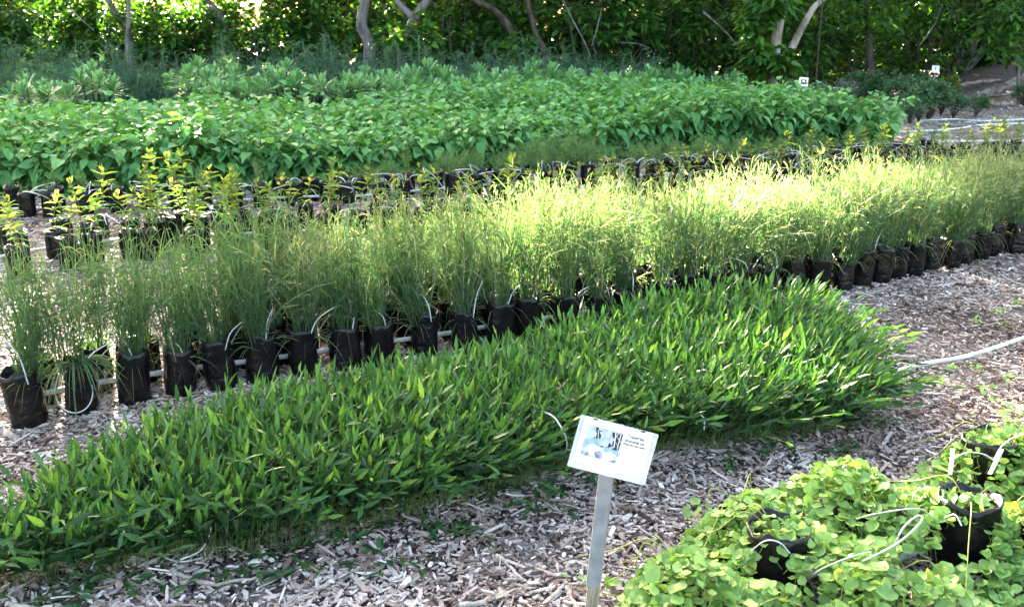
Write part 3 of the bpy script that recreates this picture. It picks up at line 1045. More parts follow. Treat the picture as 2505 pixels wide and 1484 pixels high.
def potted_seedling(p, label, mesh, sc):
    t = thing('potted_seedling', (p[0], p[1], 0), R.random() * 6.28)
    b, s = BAGS[R.integers(len(BAGS))]
    q = R.uniform(.95, 1.15)
    part('grow_bag', b, t, sc=(q, q, R.uniform(.85, 1.02)))
    part('potting_soil', s, t, sc=(q, q, .95))
    part('sprig', mesh, t, sc=sc)
    tag(t, label, 'potted seedling', 'needle-leaved seedlings in grow bags')


SEED = {}
for nm, off, spc, st in (('front', 0, .285, 0), ('rear', .30, .285, .16)):
    pts = visible(row(NPATH, spc, off, .02, st))
    SEED[nm] = pts
    for i, p in enumerate(pts):
        potted_seedling(p, f'small needle-leaved seedling in black grow bag, {ordinal(i + 1)} from left in the {nm} seedling rank', SPRIG[R.integers(len(SPRIG))], R.uniform(.8, 1.2))
# fluffier plants rising from the rear of that row
for i, (px, py, s) in enumerate([(905, 478, 1.0), (960, 474, .9), (1090, 462, 1.15), (1150, 456, 1.2), (1250, 448, 1.1), (1310, 444, 1.4), (1375, 440, 1.6), (1435, 438, 1.5), (1560, 428, 1.15), (1640, 424, 1.1), (1720, 418, 1.2), (1800, 412, 1.1), (1880, 408, 1.0), (1980, 400, 1.1), (2080, 390, 1.0)]):
    p = G(px, py)
    o = part('feathery_seedling', FEATH[i % 4], None, (p[0], p[1], .1), (0, 0, R.random() * 6), s)
    tag(o, f'fluffy fine-needled green plant behind the seedling bags, {ordinal(i + 1)} fluffy plant from left', 'feathery plant', 'fluffy plants behind the seedling bags')


# ------------------------------------------------------------------ irrigation pipes and drip tubes
def pipe(pts, r, name, label, mat='pipe', n=60, cat='pipe', group=None):
    mb = MB()
    put_tubes(mb, smooth(pts, n), r, 8, cap=True)
    o = part(name, mb.mesh(name, [mat]))
    return tag(o, label, cat, group)


def lift(path, z, off=0.0):
    w = [G(x, y) for x, y in path]
    out = []
    for i, p in enumerate(w):
        d = w[min(i + 1, len(w) - 1)] - w[max(i - 1, 0)]
        d = d / np.linalg.norm(d)
        out.append(p + np.array([-d[1], d[0], 0]) * off + np.array([0, 0, z + .004 * math.sin(i * 2.1)]))
    return out


pipe(lift([(-200, 1085)] + GPATH, .075, .115), .0135, 'irrigation_pipe', 'white irrigation pipe running between the grow bags of the grass row', n=120)
pipe(lift([(-220, 690)] + SPATH, .05, .21), .012, 'irrigation_pipe', 'white irrigation pipe lying between the two sapling ranks', n=120)
pipe(lift([(-220, 545)] + NPATH, .06, .15), .012, 'irrigation_pipe', 'white irrigation pipe running behind the front seedling bags', n=120)
pipe([G(x, y, .018) for x, y in [(2060, 962), (2150, 921), (2260, 890), (2360, 872), (2440, 848), (2530, 818), (2700, 770)]], .0125, 'garden_hose', 'thick white hose lying on the mulch right of the broad grass bed', cat='hose')
for pts, lab in [([(1960, 352), (2150, 350), (2250, 349), (2400, 345), (2600, 346)], 'white pipe on the far mulch, nearest the seedling row end'),
                 ([(2050, 322), (2200, 323), (2330, 316), (2420, 305), (2600, 300)], 'white pipe on the far mulch, second from the seedling row end'),
                 ([(2240, 296), (2330, 292), (2420, 296), (2600, 286)], 'white pipe on the far mulch, closest to the dark bank'),
                 ([(2180, 385), (2300, 383), (2420, 388), (2600, 384)], 'white pipe behind the right end of the sapling row')]:
    pipe([G(x, y, .03) for x, y in pts], .016, 'irrigation_pipe', lab)


def drip(p0, p1, hgt, sway, label, group, r=.0027, n=22):
    """thin tube from the pipe at p0, arching over to the bag at p1"""
    p0, p1 = np.asarray(p0, float), np.asarray(p1, float)
    d = p1 - p0
    s = np.array([-d[1], d[0], 0]); s = s / (np.linalg.norm(s) + 1e-6)
    pts = [p0, p0 + d * .2 + s * sway * .8 + (0, 0, hgt * .75), p0 + d * .55 + s * sway * 1.3 + (0, 0, hgt), p0 + d * .9 + s * sway * .4 + (0, 0, hgt * .55), p1]
    mb = MB()
    put_tubes(mb, smooth(pts, n), r, 6, cap=True)
    o = part('drip_tube', mb.mesh('drip_tube', ['tube']))
    return tag(o, label, 'drip tube', group)


for i, p in enumerate(GRASS_FRONT[:26]):
    a = np.array([p[0] + R.normal(0, .05) - .06, p[1] + .09, .08])
    b = np.array([p[0] + .045, p[1] - .045, .21])
    drip(a, b, R.uniform(.10, .26), R.uniform(-.10, .14), f'thin white drip tube entering the {ordinal(i + 1)} front bag of the grass row', 'drip tubes of the grass row')
# the ring of tube that hangs over the second bag
p = GRASS_FRONT[1]
ang = np.linspace(1.9, 6.6, 26)
mb = MB(); put_tubes(mb, np.stack([p[0] + .02 + .085 * np.cos(ang), np.full(26, p[1] - .095) + .02 * np.sin(ang), .135 + .095 * np.sin(ang)], 1), .003, 6, cap=True)
tag(part('drip_tube', mb.mesh('drip_tube', ['tube'])), 'open ring of white drip tube hanging in front of the second grass bag', 'drip tube')
for i, p in enumerate(SEED['front']):
    n_ = 1 + (R.random() < .75)
    for j in range(n_):
        sg = 1 if R.random() < .5 else -1
        a = np.array([p[0] + sg * R.uniform(.05, .22), p[1] + .12, .07])
        b = np.array([p[0] - sg * R.uniform(0, .05), p[1] + R.normal(0, .03), .21])
        drip(a, b, R.uniform(.04, .16), R.uniform(-.30, .30), f'white drip tube {"looping" if j == 0 else "crossing"} over the {ordinal(i + 1)} front bag of the seedling row', 'drip tubes of the seedling row', .0042)
sp_pts = visible(row(SPATH, .30, .1, .03, .1))
for i, p in enumerate(sp_pts[:36]):
    a = np.array([p[0], p[1] + .1, .06]); b = np.array([p[0] + R.normal(0, .12), p[1] - .08, .2])
    drip(a, b, R.uniform(.06, .2), R.uniform(-.2, .2), f'white drip tube among the saplings, {ordinal(i + 1)} from left in that row', 'drip tubes of the sapling row', .0035)
# tubes half buried in the broad grass bed: pixel arcs with their heights
for arc, lab in [([(222, 1392, .02), (246, 1335, .09), (258, 1270, .16), (250, 1235, .2)], 'white drip tube bowed in front of the broad grass at far left'),
                 ([(478, 1222, .22), (505, 1262, .17), (514, 1300, .10), (490, 1345, .04), (440, 1368, .02)], 'white drip tube curling out of the broad grass left of centre'),
                 ([(385, 1345, .03), (410, 1365, .015), (450, 1372, .012), (500, 1362, .012)], 'white drip tube lying on mulch at the front edge of the broad grass'),
                 ([(905, 1238, .06), (935, 1243, .05), (965, 1238, .05), (990, 1215, .08)], 'short white drip tube showing low in the middle of the broad grass'),
                 ([(1325, 1005, .32), (1355, 1020, .32), (1380, 1060, .27), (1386, 1090, .2), (1378, 1120, .12)], 'white drip tube bowed beside the left edge of the plant sign'),
                 ([(1690, 1010, .22), (1720, 1020, .2), (1722, 1050, .15)], 'short white drip tube in the broad grass right of the plant sign')]:
    pipe([G(x, y, z) for x, y, z in arc], .003, 'drip_tube', lab, 'tube', 24, 'drip tube', 'drip tubes in the broad grass bed')

# ------------------------------------------------------------------ bed C: round-leaved creepers in grow bags
def build_creepers():
    spots = [(2345, 1372, 'black grow bag showing its whole front face, round-leaved creeper spilling over its top'),
             (1888, 1452, 'round-leaved creeper with an arched tube over its sunken black bag'),
             (1650, 1540, 'round-leaved creeper at the left corner of the creeper patch, beside the sign stake'),
             (2400, 1210, 'round-leaved creeper whose bag holds a small white label, at the back right'),
             (2060, 1330, 'round-leaved creeper in the middle of the patch with its bag fully covered'),
             (2560, 1400, 'round-leaved creeper at the right frame edge, right of the bare bag'),
             (1800, 1360, 'round-leaved creeper at the back left edge of the patch'),
             (2150, 1560, 'round-leaved creeper at the bottom edge of the photo'),
             (2560, 1225, 'round-leaved creeper at the right frame edge beside the labelled bag')]
    base = np.array([G(x, y)[:2] for x, y, _ in spots])
    n = 8000
    p = sample_poly(polyC, n)
    dd, vec = edge_dist(p, polyC)
    D2 = np.linalg.norm(p[:, None] - base[None], axis=2)
    own = D2.argmin(1); near = D2.min(1)
    h = .08 + .205 * np.exp(-(near / .22) ** 2) + .045 * vnoise(p, 5, 31)
    h *= 1 - .6 * np.exp(-dd / .07)
    z = h * (1 - np.abs(R.normal(0, .22, n))) + .008
    z = np.clip(z, .012, .36)
    pos = np.column_stack([p, z])
    # gaps: the faces of two bags, their openings
    keep = np.ones(n, bool)
    pr = np.array([proj(q) for q in pos])
    for x0, x1, y0, y1 in [(2292, 2412, 1275, 1385), (1845, 1932, 1350, 1425), (2368, 2432, 1120, 1168), (2262, 2290, 1128, 1160), (2190, 2300, 1345, 1400), (1985, 2010, 1420, 1470), (1880, 1910, 1325, 1340)]:
        inside = (pr[:, 0] > x0) & (pr[:, 0] < x1) & (pr[:, 1] > y0) & (pr[:, 1] < y1)
        keep &= ~(inside & (R.random(n) < .97))
    for k, (px, py, lab) in enumerate(spots):
        t = thing('potted_creeper', (base[k][0], base[k][1], 0), 0)
        b, s = BIG[k % 4]
        hid = k in (2, 4, 6, 7)
        sz = (.8, .8, .62) if hid else (1, 1, 1)
        part('grow_bag', b, t, rot=(0, 0, R.random() * 6), sc=sz); part('potting_soil', s, t, sc=sz)
        m = (own == k) & keep
        q = pos[m] - np.array([base[k][0], base[k][1], 0])
        c = m.sum()
        lf, vs = MB(), MB()
        az = R.random(c) * 6.28; el = R.normal(.1, .35, c)
        d = np.stack([np.cos(az) * np.cos(el), np.sin(az) * np.cos(el), np.sin(el)], 1)
        nr = np.array([0, -.12, 1.0]) + R.normal(0, .50, (c, 3))
        L = np.clip(R.normal(.032, .010, c), .010, .054)
        ti = np.clip(R.normal(.48, .22, c), 0, .95) + (R.random(c) < .012) * .1
        put_leaves(lf, T_SCAL, q - d * L[:, None] * .5, d, nr, L, L * R.uniform(.95, 1.15, c), R.uniform(-.1, .25, c), np.clip(ti, 0, 1))
        # leaf stalks and trailing stems
        r = R.random(c) < .45
        a0 = q[r]; dn = np.column_stack([R.normal(0, .02, (r.sum(), 2)), -R.uniform(.03, .08, r.sum())])
        st = np.stack([a0, a0 + dn * .5, a0 + dn], 1); st[:, :, 2] = np.maximum(st[:, :, 2], .003)
        put_tubes(vs, st, np.full((r.sum(), 3), .0009), 3)
        for _ in range(3):
            a = R.random() * 6.28; ln = R.uniform(.2, .45)
            e = np.array([math.cos(a), math.sin(a), 0])
            pts = smooth([[0, 0, .2], e * .1 + [0, 0, .26], e * ln * .6 + [0, 0, .17], e * ln + [0, 0, .08]], 12)
            put_tubes(vs, pts, .0018, 4)
        part('foliage', lf.mesh('foliage', ['creeper']), t)
        part('trailing_stem', vs.mesh('trailing_stem', ['vine_stem']), t)
        tag(t, lab, 'potted creeper', 'round-leaved creepers in grow bags')
    return base


CB = build_creepers()


def runner(path, label, nleaf=16, leaf=.034):
    """a stem with round leaves straying over the mulch"""
    pts = smooth([G(x, y, z) for x, y, z in path], 24)
    t = thing('trailing_vine', pts[0])
    st, lf = MB(), MB()
    put_tubes(st, pts - pts[0], np.linspace(.0024, .0012, 24), 5)
    i = R.integers(2, 24, nleaf)
    az = R.random(nleaf) * 6.28
    d = np.stack([np.cos(az), np.sin(az), R.uniform(-.1, .5, nleaf)], 1)
    L = R.uniform(.6, 1.25, nleaf) * leaf
    pet = d * R.uniform(.01, .03, nleaf)[:, None] + [0, 0, .015]
    q = pts[i] - pts[0]
    put_tubes(st, np.stack([q, q + pet * .5, q + pet], 1), np.full((nleaf, 3), .0009), 3)
    put_leaves(lf, T_SCAL, q + pet, d, np.array([0, -.1, 1.0]) + R.normal(0, .4, (nleaf, 3)), L, L, .1, R.uniform(.2, .9, nleaf))
    part('trailing_stem', st.mesh('trailing_stem', ['vine_stem']), t)
    part('foliage', lf.mesh('foliage', ['creeper']), t)
    tag(t, label, 'vine', 'creeper runners on the mulch')


runner([(2560, 1075, .05), (2480, 1062, .04), (2420, 1052, .02), (2345, 1010, .02)], 'long creeper runner reaching left over mulch, middle one below the hose', 18)
runner([(2560, 1030, .04), (2500, 1015, .03), (2440, 990, .02), (2410, 950, .02)], 'creeper runner nearest the white hose at right', 16)
runner([(2580, 1110, .06), (2480, 1098, .03), (2410, 1095, .02), (2370, 1085, .02)], 'short creeper runner just behind the labelled bag', 10)
runner([(1850, 1310, .08), (1780, 1300, .03), (1740, 1275, .02), (1695, 1255, .02)], 'creeper runner pointing left from the back of the creeper patch', 9)
runner([(1960, 1480, .20), (1900, 1462, .26), (1840, 1490, .28), (1780, 1530, .26)], 'bare yellow creeper stem over the front of the patch', 4)
runner([(1560, 1470, .06), (1480, 1450, .03), (1430, 1440, .02), (1400, 1432, .02)], 'creeper sprig beside the foot of the sign stake', 8)
runner([(2560, 985, .03), (2510, 1005, .12), (2470, 1040, .10), (2520, 1060, .1)], 'leafy creeper tangle at the right frame edge', 26)
runner([(2590, 1030, .03), (2520, 1045, .10), (2500, 1075, .1), (2540, 1090, .12)], 'low clump of creeper leaves above the labelled bag', 26)

# tubes, supply pipe and plant tag in the creeper patch
pipe([G(x, y, z) for x, y, z in [(1830, 1470, .04), (2010, 1395, .03), (2180, 1368, .03), (2270, 1335, .03), (2420, 1290, .03), (2700, 1200, .03)]], .011, 'irrigation_pipe', 'white pipe on the ground running through the creeper patch', n=40)
for arc, lab, r in [([(2080, 1385, .22), (2150, 1352, .31), (2205, 1320, .34), (2245, 1283, .37), (2256, 1264, .38), (2240, 1262, .38), (2210, 1288, .36), (2192, 1322, .31), (2180, 1345, .2)], 'long hairpin loop of white tube above the creeper leaves', .0042),
                    ([(1980, 1410, .14), (2010, 1390, .24), (2060, 1368, .29), (2120, 1350, .29), (2150, 1352, .2)], 'white tube emerging left of the hairpin loop in the creepers', .0035),
                    ([(1838, 1345, .2), (1870, 1322, .27), (1905, 1325, .28), (1932, 1352, .23)], 'white tube arched over the sunken creeper bag', .0035),
                    ([(2330, 1122, .22), (2365, 1106, .28), (2410, 1112, .28), (2445, 1140, .22)], 'white tube arched beside the small white plant tag', .0035),
                    ([(2430, 1125, .25), (2455, 1085, .28), (2500, 1062, .28), (2580, 1050, .25)], 'white tube curving to the right frame edge from the plant tag', .0042),
                    ([(2090, 1270, .18), (2130, 1258, .28), (2200, 1246, .32), (2250, 1244, .32), (2275, 1260, .2)], 'white tube lying across the creeper leaves at mid patch', .0035),
                    ([(2235, 1245, .16), (2232, 1215, .2), (2250, 1190, .22)], 'short upright white tube left of the labelled creeper bag', .0035),
                    ([(2310, 1265, .23), (2335, 1258, .26), (2352, 1285, .24)], 'short white tube dipping into the bare-faced creeper bag', .0035),
                    ([(1860, 1255, .17), (1885, 1246, .2), (1915, 1250, .17)], 'white tube arc at the left back of the creeper patch', .003)]:
    pipe([G(x, y, z) for x, y, z in arc], r * .58, 'drip_tube', lab, 'tube', 28, 'drip tube', 'drip tubes in the creeper patch')


def box(mb, c, size, mat=0, rot=None, tint=.5):
    v = np.array([[x, y, z] for z in (-.5, .5) for y in (-.5, .5) for x in (-.5, .5)]) * np.array(size)
    if rot is not None:
        v = v @ np.array(rot.to_3x3()).T
    v = v + np.array(c)
    mb.add(v, [(0, 2, 3, 1), (4, 5, 7, 6), (0, 1, 5, 4), (2, 6, 7, 3), (0, 4, 6, 2), (1, 3, 7, 5)], None, tint, mat)


mb = MB()
box(mb, (0, 0, .05), (.014, .002, .10), 0, Matrix.Rotation(.28, 4, 'Y'))
c = G(2430, 1160, .2)
tag(part('plant_tag', mb.mesh('plant_tag', ['card'], False), None, c), 'small blank white plastic tag stuck in a creeper bag at right', 'plant tag')
mb = MB()
box(mb, (0, 0, .05), (.013, .002, .10), 0, Matrix.Rotation(-.04, 4, 'Y'))
c = G(2322, 1160, .18)
tag(part('plant_tag', mb.mesh('plant_tag', ['card'], False), None, c), 'upright pale plastic tag at the back edge of the creeper patch', 'plant tag')


# ------------------------------------------------------------------ signs
def bevel_box(sx, sy, sz, bev, mat):
    import bmesh
    bm = bmesh.new()
    bmesh.ops.create_cube(bm, size=1)
    for v in bm.verts: v.co = Vector((v.co.x * sx, v.co.y * sy, v.co.z * sz))
    if bev: bmesh.ops.bevel(bm, geom=bm.edges[:], offset=bev, segments=2, affect='EDGES')
    me = bpy.data.meshes.new('plate')
    bm.to_mesh(me); bm.free()
    me.materials.append(M[mat])
    return me


def blob(cx, cz, rx, rz, k=14, wob=.18):
    a = np.arange(k) * 2 * PI / k
    q = 1 + R.normal(0, wob, k)
    return [(cx + rx * q[i] * math.cos(a[i]), cz + rz * q[i] * math.sin(a[i])) for i in range(k)]


def flat(mb, pts, y, mat):
    v = [(x, y, z) for x, z in pts]
    mb.add(v, None, None, .5, mat)
    b = mb.n - len(v)
    mb.f.append((b + np.arange(len(v)))[None]); mb.mi.append(mat)


def near_sign():
    foot = V(1432, 1520, 2.12); foot[2] = 0
    top = V(1483, 1150, 2.12)
    t = thing('plant_sign', foot)
    ax = top - foot
    Lk = np.linalg.norm(ax) + .05
    rot = Vector(ax).to_track_quat('Z', 'Y').to_euler()
    R2 = Vector(ax).normalized()
    ry = math.atan2(R2.x, R2.z)
    e = bpy.data.objects
    st = part('stake', bevel_box(.034, .018, Lk + .1, .0015, 'wood'), t, (ax[0] * .5, ax[1] * .5, ax[2] * .5 - .05), (0, ry, 0))
    # grey tape wrap on the upper part of the stake
    f0 = .40
    tp = part('tape_wrap', bevel_box(.0365, .0205, Lk * (1 - f0), .001, 'tape'), t, ax * (f0 + (1 - f0) / 2), (0, ry, 0))
    # clear holder; local x right, z up, y away from the camera
    ctr = V(1499, 1100, 2.09) - foot
    W_, H_ = .210, .138
    tilt = math.radians(-13)
    roll = math.radians(16.2)
    hold = part('holder', bevel_box(W_, .007, H_, .002, 'clear'), t, ctr, None)
    hold.rotation_euler = (Matrix.Rotation(math.radians(4), 4, 'Z') @ Matrix.Rotation(tilt, 4, 'X') @ Matrix.Rotation(roll, 4, 'Y')).to_euler()
    cw, ch = .182, .116
    card = part('card', bevel_box(cw, .0012, ch, 0, 'card'), hold, (-.002, -.0042, .006), None, 1.0)
    # printed picture: pale blossoms before dark stems
    mb = MB()
    X0, X1, Z0, Z1 = -.080, .016, -.038, .044
    y = -.0008
    flat(mb, [(X0, Z0), (X1, Z0), (X1, Z1), (X0, Z1)], y, 0)
    L1 = y - .0003
    for pts in ([(-.062, .012), (-.040, .008), (-.038, .036), (-.060, .036)], [(-.012, .040), (.016, .040), (.016, -.004), (.008, -.004), (-.014, .012)], [(-.074, .004), (-.066, .004), (-.060, .020), (-.070, .022)], [(-.056, .034), (-.048, .034), (-.050, .042), (-.058, .042)]):
        flat(mb, pts, L1, 1)
    L2 = y - .0006
    for x0, z0, x1, z1, ww in [(-.004, .040, .002, -.004, .0022), (.004, .040, -.012, .004, .0014), (.010, .040, .010, .0, .0016), (-.010, .026, .016, .004, .0013), (-.058, .036, -.052, .010, .0014), (-.050, .036, -.044, .010, .0014), (.002, .030, .016, .018, .0012)]:
        flat(mb, [(x0 - ww / 2, z0), (x0 + ww / 2, z0), (x1 + ww / 2, z1), (x1 - ww / 2, z1)], L2, 2)
    L3 = y - .0009
    for cx, cz, rx, rz, mt in [(-.064, .020, .012, .017, 3), (-.027, .032, .015, .012, 3), (-.022, .018, .015, .018, 3), (-.054, -.010, .021, .021, 4), (.000, -.012, .020, .013, 4), (-.028, .006, .018, .012, 3)]:
        flat(mb, blob(cx, cz, rx, rz), L3, mt)
        L3 -= .0001
    for cx, cz, rx, rz, mt in [(-.054, -.018, .020, .015, 2), (-.006, -.024, .022, .014, 2), (-.032, -.026, .010, .011, 5), (-.068, -.030, .010, .005, 5), (.008, -.034, .009, .004, 5), (-.012, .004, .004, .006, 1), (-.030, -.003, .005, .002, 1), (.004, -.001, .006, .003, 1)]:
        flat(mb, blob(cx, cz, rx, rz, 12, .22), L3, mt)
        L3 -= .0001
    part('picture', mb.mesh('picture', ['pic_pale', 'pic_dark', 'pic_white', 'pic_pale', 'pic_cyan', 'pic_grey'], False), card)

    def text(body, x, z, size, mat, nm='lettering'):
        cu = bpy.data.curves.new(nm, 'FONT')
        cu.body = body; cu.size = size; cu.align_x = 'CENTER'; cu.align_y = 'CENTER'
        cu.space_line = 1.1
        cu.extrude = .0001; cu.offset = .00034
        cu.materials.append(M[mat])
        tmp = bpy.data.objects.new('lettering_source', cu); COL.objects.link(tmp)
        bpy.context.view_layer.update()
        me = bpy.data.meshes.new_from_object(tmp.evaluated_get(bpy.context.evaluated_depsgraph_get()))
        bpy.data.objects.remove(tmp)
        return part(nm, me, card, (x, -.0010, z), (PI / 2, 0, 0))
    text('Triumfetta\nprocumbens', .050, .034, .0105, 'ink')
    text('(Polynesian burr bush)', .051, .0185, .0064, 'ink')
    # body copy too small to read: broken grey lines
    mb = MB()
    for i in range(5):
        wl = [.052, .056, .046, .052, .034][i]
        x = .050 - wl / 2
        while x < .050 + wl / 2 - .003:
            l = R.uniform(.003, .009)
            flat(mb, [(x, .0105 - i * .0046), (x + l, .0105 - i * .0046), (x + l, .0118 - i * .0046), (x, .0118 - i * .0046)], -.0009, 0)
            x += l + .0016
    part('small_print', mb.mesh('small_print', ['faint_ink'], False), card)
    # dark tabs of the frame showing at the top edge
    mb = MB()
    box(mb, (-.066, -.0042, .0660), (.010, .0016, .0042)); box(mb, (.062, -.0042, .0660), (.011, .0016, .0042))
    part('clip', mb.mesh('clip', ['pic_dark'], False), hold)
    tag(t, 'white plant sign with flower picture in clear holder on taped wooden stake, in the foreground', 'sign')


near_sign()


def far_sign(px, py, Y, wid, label, dark):
    c = V(px, py, Y)
    t = thing('plant_sign', (c[0], c[1], gz(c[0], c[1])))
    z = c[2] - t.location.z
    part('stake', bevel_box(.035, .02, z, .002, 'tape'), t, (0, .02, z / 2))
    cd = part('card', bevel_box(wid, .006, wid * .95, .002, 'card'), t, (0, 0, z), (math.radians(-8), math.radians(4), 0))
    mb = MB()
    if dark:
        flat(mb, [(-.06, -.05), (.06, -.05), (.06, .05), (-.06, .05)], -.0035, 0)
        flat(mb, blob(0, .0, .036, .042, 12, .1), -.0042, 1)
    else:
        flat(mb, [(-.02, -.02), (.01, -.02), (.01, .06), (-.02, .06)], -.0035, 2)
    part('picture', mb.mesh('picture', ['ink', 'pic_white', 'faint_ink'], False), cd)
    tag(t, label, 'sign', 'plant signs at the far end')


far_sign(1965, 201, 19.0, .19, 'far white plant sign with dark picture and pale flower, above the heart-leaved plants', True)
far_sign(2288, 170, 25.0, .20, 'farthest white plant sign, nearly blank, in front of the dark hedge at right', False)


# ------------------------------------------------------------------ stones and sticks
def stone(px, py, s, label):
    import bmesh
    bm = bmesh.new()
    bmesh.ops.create_icosphere(bm, subdivisions=3, radius=1)
    o1 = random.random() * 9
    for v in bm.verts:
        q = 1 + .16 * math.sin(2.3 * v.co.x + o1) + .12 * math.sin(3.1 * v.co.y + 2 * o1) + .10 * math.sin(4 * v.co.z + o1)
        v.co = Vector((v.co.x * q * s, v.co.y * q * s * .75, v.co.z * q * s * .6))
    me = bpy.data.meshes.new('white_stone'); bm.to_mesh(me); bm.free()
    me.materials.append(M['stone'])
    for f in me.polygons: f.use_smooth = True
    p = G(px, py, s * .45)
    o = part('white_stone', me, None, p, (0, 0, random.random() * 6))
    tag(o, label, 'stone', 'pale stones on the mulch')


for a in [(1430, 1166, .011, 'white pebble just left below the plant sign'), (1808, 1200, .017, 'largest white stone, behind the creeper patch'), (1770, 1262, .014, 'white stone at the back left edge of the creepers'),
          (1648, 1232, .012, 'white stone on mulch right of the sign stake'), (1585, 1345, .012, 'white stone beside the left corner of the creepers'), (622, 1375, .020, 'pale flat stone at the front edge of the broad grass'),
          (130, 838, .018, 'white stone on the mulch behind the leftmost grass bag'), (1520, 1190, .009, 'tiny white stone under the right lower corner of the sign'), (1945, 1195, .009, 'tiny white stone behind the middle of the creepers'),
          (2280, 1080, .012, 'white stone behind the upright pale tag')]:
    stone(*a)


def stick(path, r, label, tint=.7):
    mb = MB()
    pts = smooth([G(x, y, z) for x, y, z in path], 12)
    pts += R.normal(0, r * .25, pts.shape)
    rad = r * (1 + R.normal(0, .15, 12)) * np.linspace(1, .7, 12)
    put_tubes(mb, pts, rad[None], 7, tint, cap=True)
    o = part('stick', mb.mesh('stick', ['stick']))
    tag(o, label, 'stick', 'loose sticks on the mulch')


for path, r, lab in [([(2165, 868, .02), (2220, 872, .02), (2245, 872, .015)], .010, 'pale thick stick near the upper right of the broad grass'),
                     ([(2190, 850, .02), (2230, 862, .02), (2275, 873, .015)], .009, 'brown stick crossing above the pale thick stick'),
                     ([(5, 1055, .02), (30, 1068, .02), (48, 1078, .01)], .016, 'short chunk of pale wood left of the leftmost bag'),
                     ([(420, 1392, .012), (470, 1415, .014), (540, 1423, .014), (640, 1410, .012)], .008, 'long curved bleached stick at the front of the broad grass'),
                     ([(1325, 1484, .012), (1365, 1445, .014), (1385, 1425, .012)], .008, 'grey stick left of the sign stake foot'),
                     ([(1385, 1430, .01), (1400, 1470, .012), (1420, 1500, .01)], .009, 'pale split stick touching the grey one by the stake'),
                     ([(1440, 1345, .01), (1480, 1325, .012), (1500, 1310, .01)], .006, 'thin stick leaning by the middle of the sign stake'),
                     ([(1120, 1480, .012), (1180, 1470, .012), (1225, 1452, .012)], .010, 'pale stick near the bottom edge left of the sign'),
                     ([(1215, 1355, .01), (1250, 1390, .012), (1280, 1420, .01)], .007, 'diagonal stick on the mulch between sign and broad grass'),
                     ([(760, 1445, .01), (850, 1400, .012), (900, 1380, .012)], .005, 'slim stick pointing up right at the bottom of the photo'),
                     ([(2020, 790, .012), (2075, 800, .012), (2140, 830, .01)], .005, 'thin stick by the tip of the broad grass'),
                     ([(2290, 700, .012), (2340, 690, .014), (2380, 688, .01)], .006, 'thin pale stick by the right grow bags'),
                     ([(2445, 672, .012), (2475, 688, .014), (2510, 700, .01)], .008, 'pale stick at the right frame edge by the bags'),
                     ([(1600, 1270, .008), (1650, 1283, .01), (1690, 1296, .008)], .004, 'thin grey stick behind the creepers'),
                     ([(1520, 1480, .02), (1560, 1440, .02), (1600, 1415, .02)], .005, 'dark thin stick at the left of the creeper patch'),
                     ([(20, 1476, .01), (80, 1488, .012), (150, 1480, .01)], .010, 'grey stick in the bottom left corner')]:
    stick(path, r, lab, R.uniform(.4, 1))

# small weeds on the reddish ground at right
def weed(px, py, s, label):
    mb = MB()
    n = 40
    q = np.column_stack([R.normal(0, s * .3, (n, 2)), np.abs(R.normal(.01, .012, n))])
    put_leaves(mb, T_ROUND, q, rdir(n, -.1, .6), np.array([0, 0, 1.0]) + R.normal(0, .4, (n, 3)), R.uniform(.008, .02, n), R.uniform(.008, .018, n), .1, R.uniform(.5, 1, n))
    o = part('small_weed', mb.mesh('small_weed', ['creeper']), None, G(px, py))
    tag(o, label, 'weed', 'small weeds on the mulch')


for px, py, s, lab in [(2440, 765, .10, 'small yellow-green weed patch on sunlit reddish mulch, upper one'), (2460, 800, .09, 'small yellow-green weed on the reddish mulch below the upper patch'), (2385, 790, .05, 'tiny weed left of the reddish mulch patch'), (2485, 745, .06, 'weed at the right frame edge above the reddish patch'), (2330, 905, .05, 'tiny weed just under the white hose'), (2390, 905, .05, 'second tiny weed under the white hose, farther right'), (2300, 940, .04, 'tiny yellowish weed right of the broad grass tips'), (2470, 930, .07, 'weed tuft below the hose at the right frame edge')]:
    weed(px, py, s, lab)


# ------------------------------------------------------------------ shrubs behind the heart-leaved bed
def rosette_mesh(seed, nros=7, h=1.0, rad=.38, L0=.25):
    global R
    R = np.random.default_rng(seed)
    st, lf = MB(), MB()
    for i in range(nros):
        a = i * 2.4 + R.random(); rr = rad * math.sqrt((i + .3) / nros)
        top = np.array([rr * math.cos(a), rr * math.sin(a), h * R.uniform(.62, .86) * (1 - .25 * rr / rad)])
        pts = smooth([[0, 0, 0], top * [.5, .5, .45], top], 8)
        put_tubes(st, pts, np.linspace(.014, .009, 8), 6)
        n = 46
        f = R.random(n)
        b = top + (top - pts[-2]) * 0 - np.array([0, 0, 1]) * ((1 - f) * .10)[:, None]
        az = np.arange(n) * 2.4 + R.random() * 6
        el = -.25 + 1.6 * f + R.normal(0, .12, n)
        d = np.stack([np.cos(az) * np.cos(el), np.sin(az) * np.cos(el), np.sin(el)], 1)
        L = L0 * R.uniform(.75, 1.1, n) * (1 - .25 * f)
        put_leaves(lf, T_SPAT, b, d, np.array([0, 0, 1.0]) - d * .3 + R.normal(0, .1, (n, 3)), L, L * R.uniform(.17, .24, n), R.uniform(.05, .3, n) * (1 - f), np.clip(R.normal(.5 + .15 * f, .16, n), 0, .95) + (R.random(n) < .01) * .1)
    return st.mesh('stem', ['darkbark']), lf.mesh('foliage', ['rosette'])


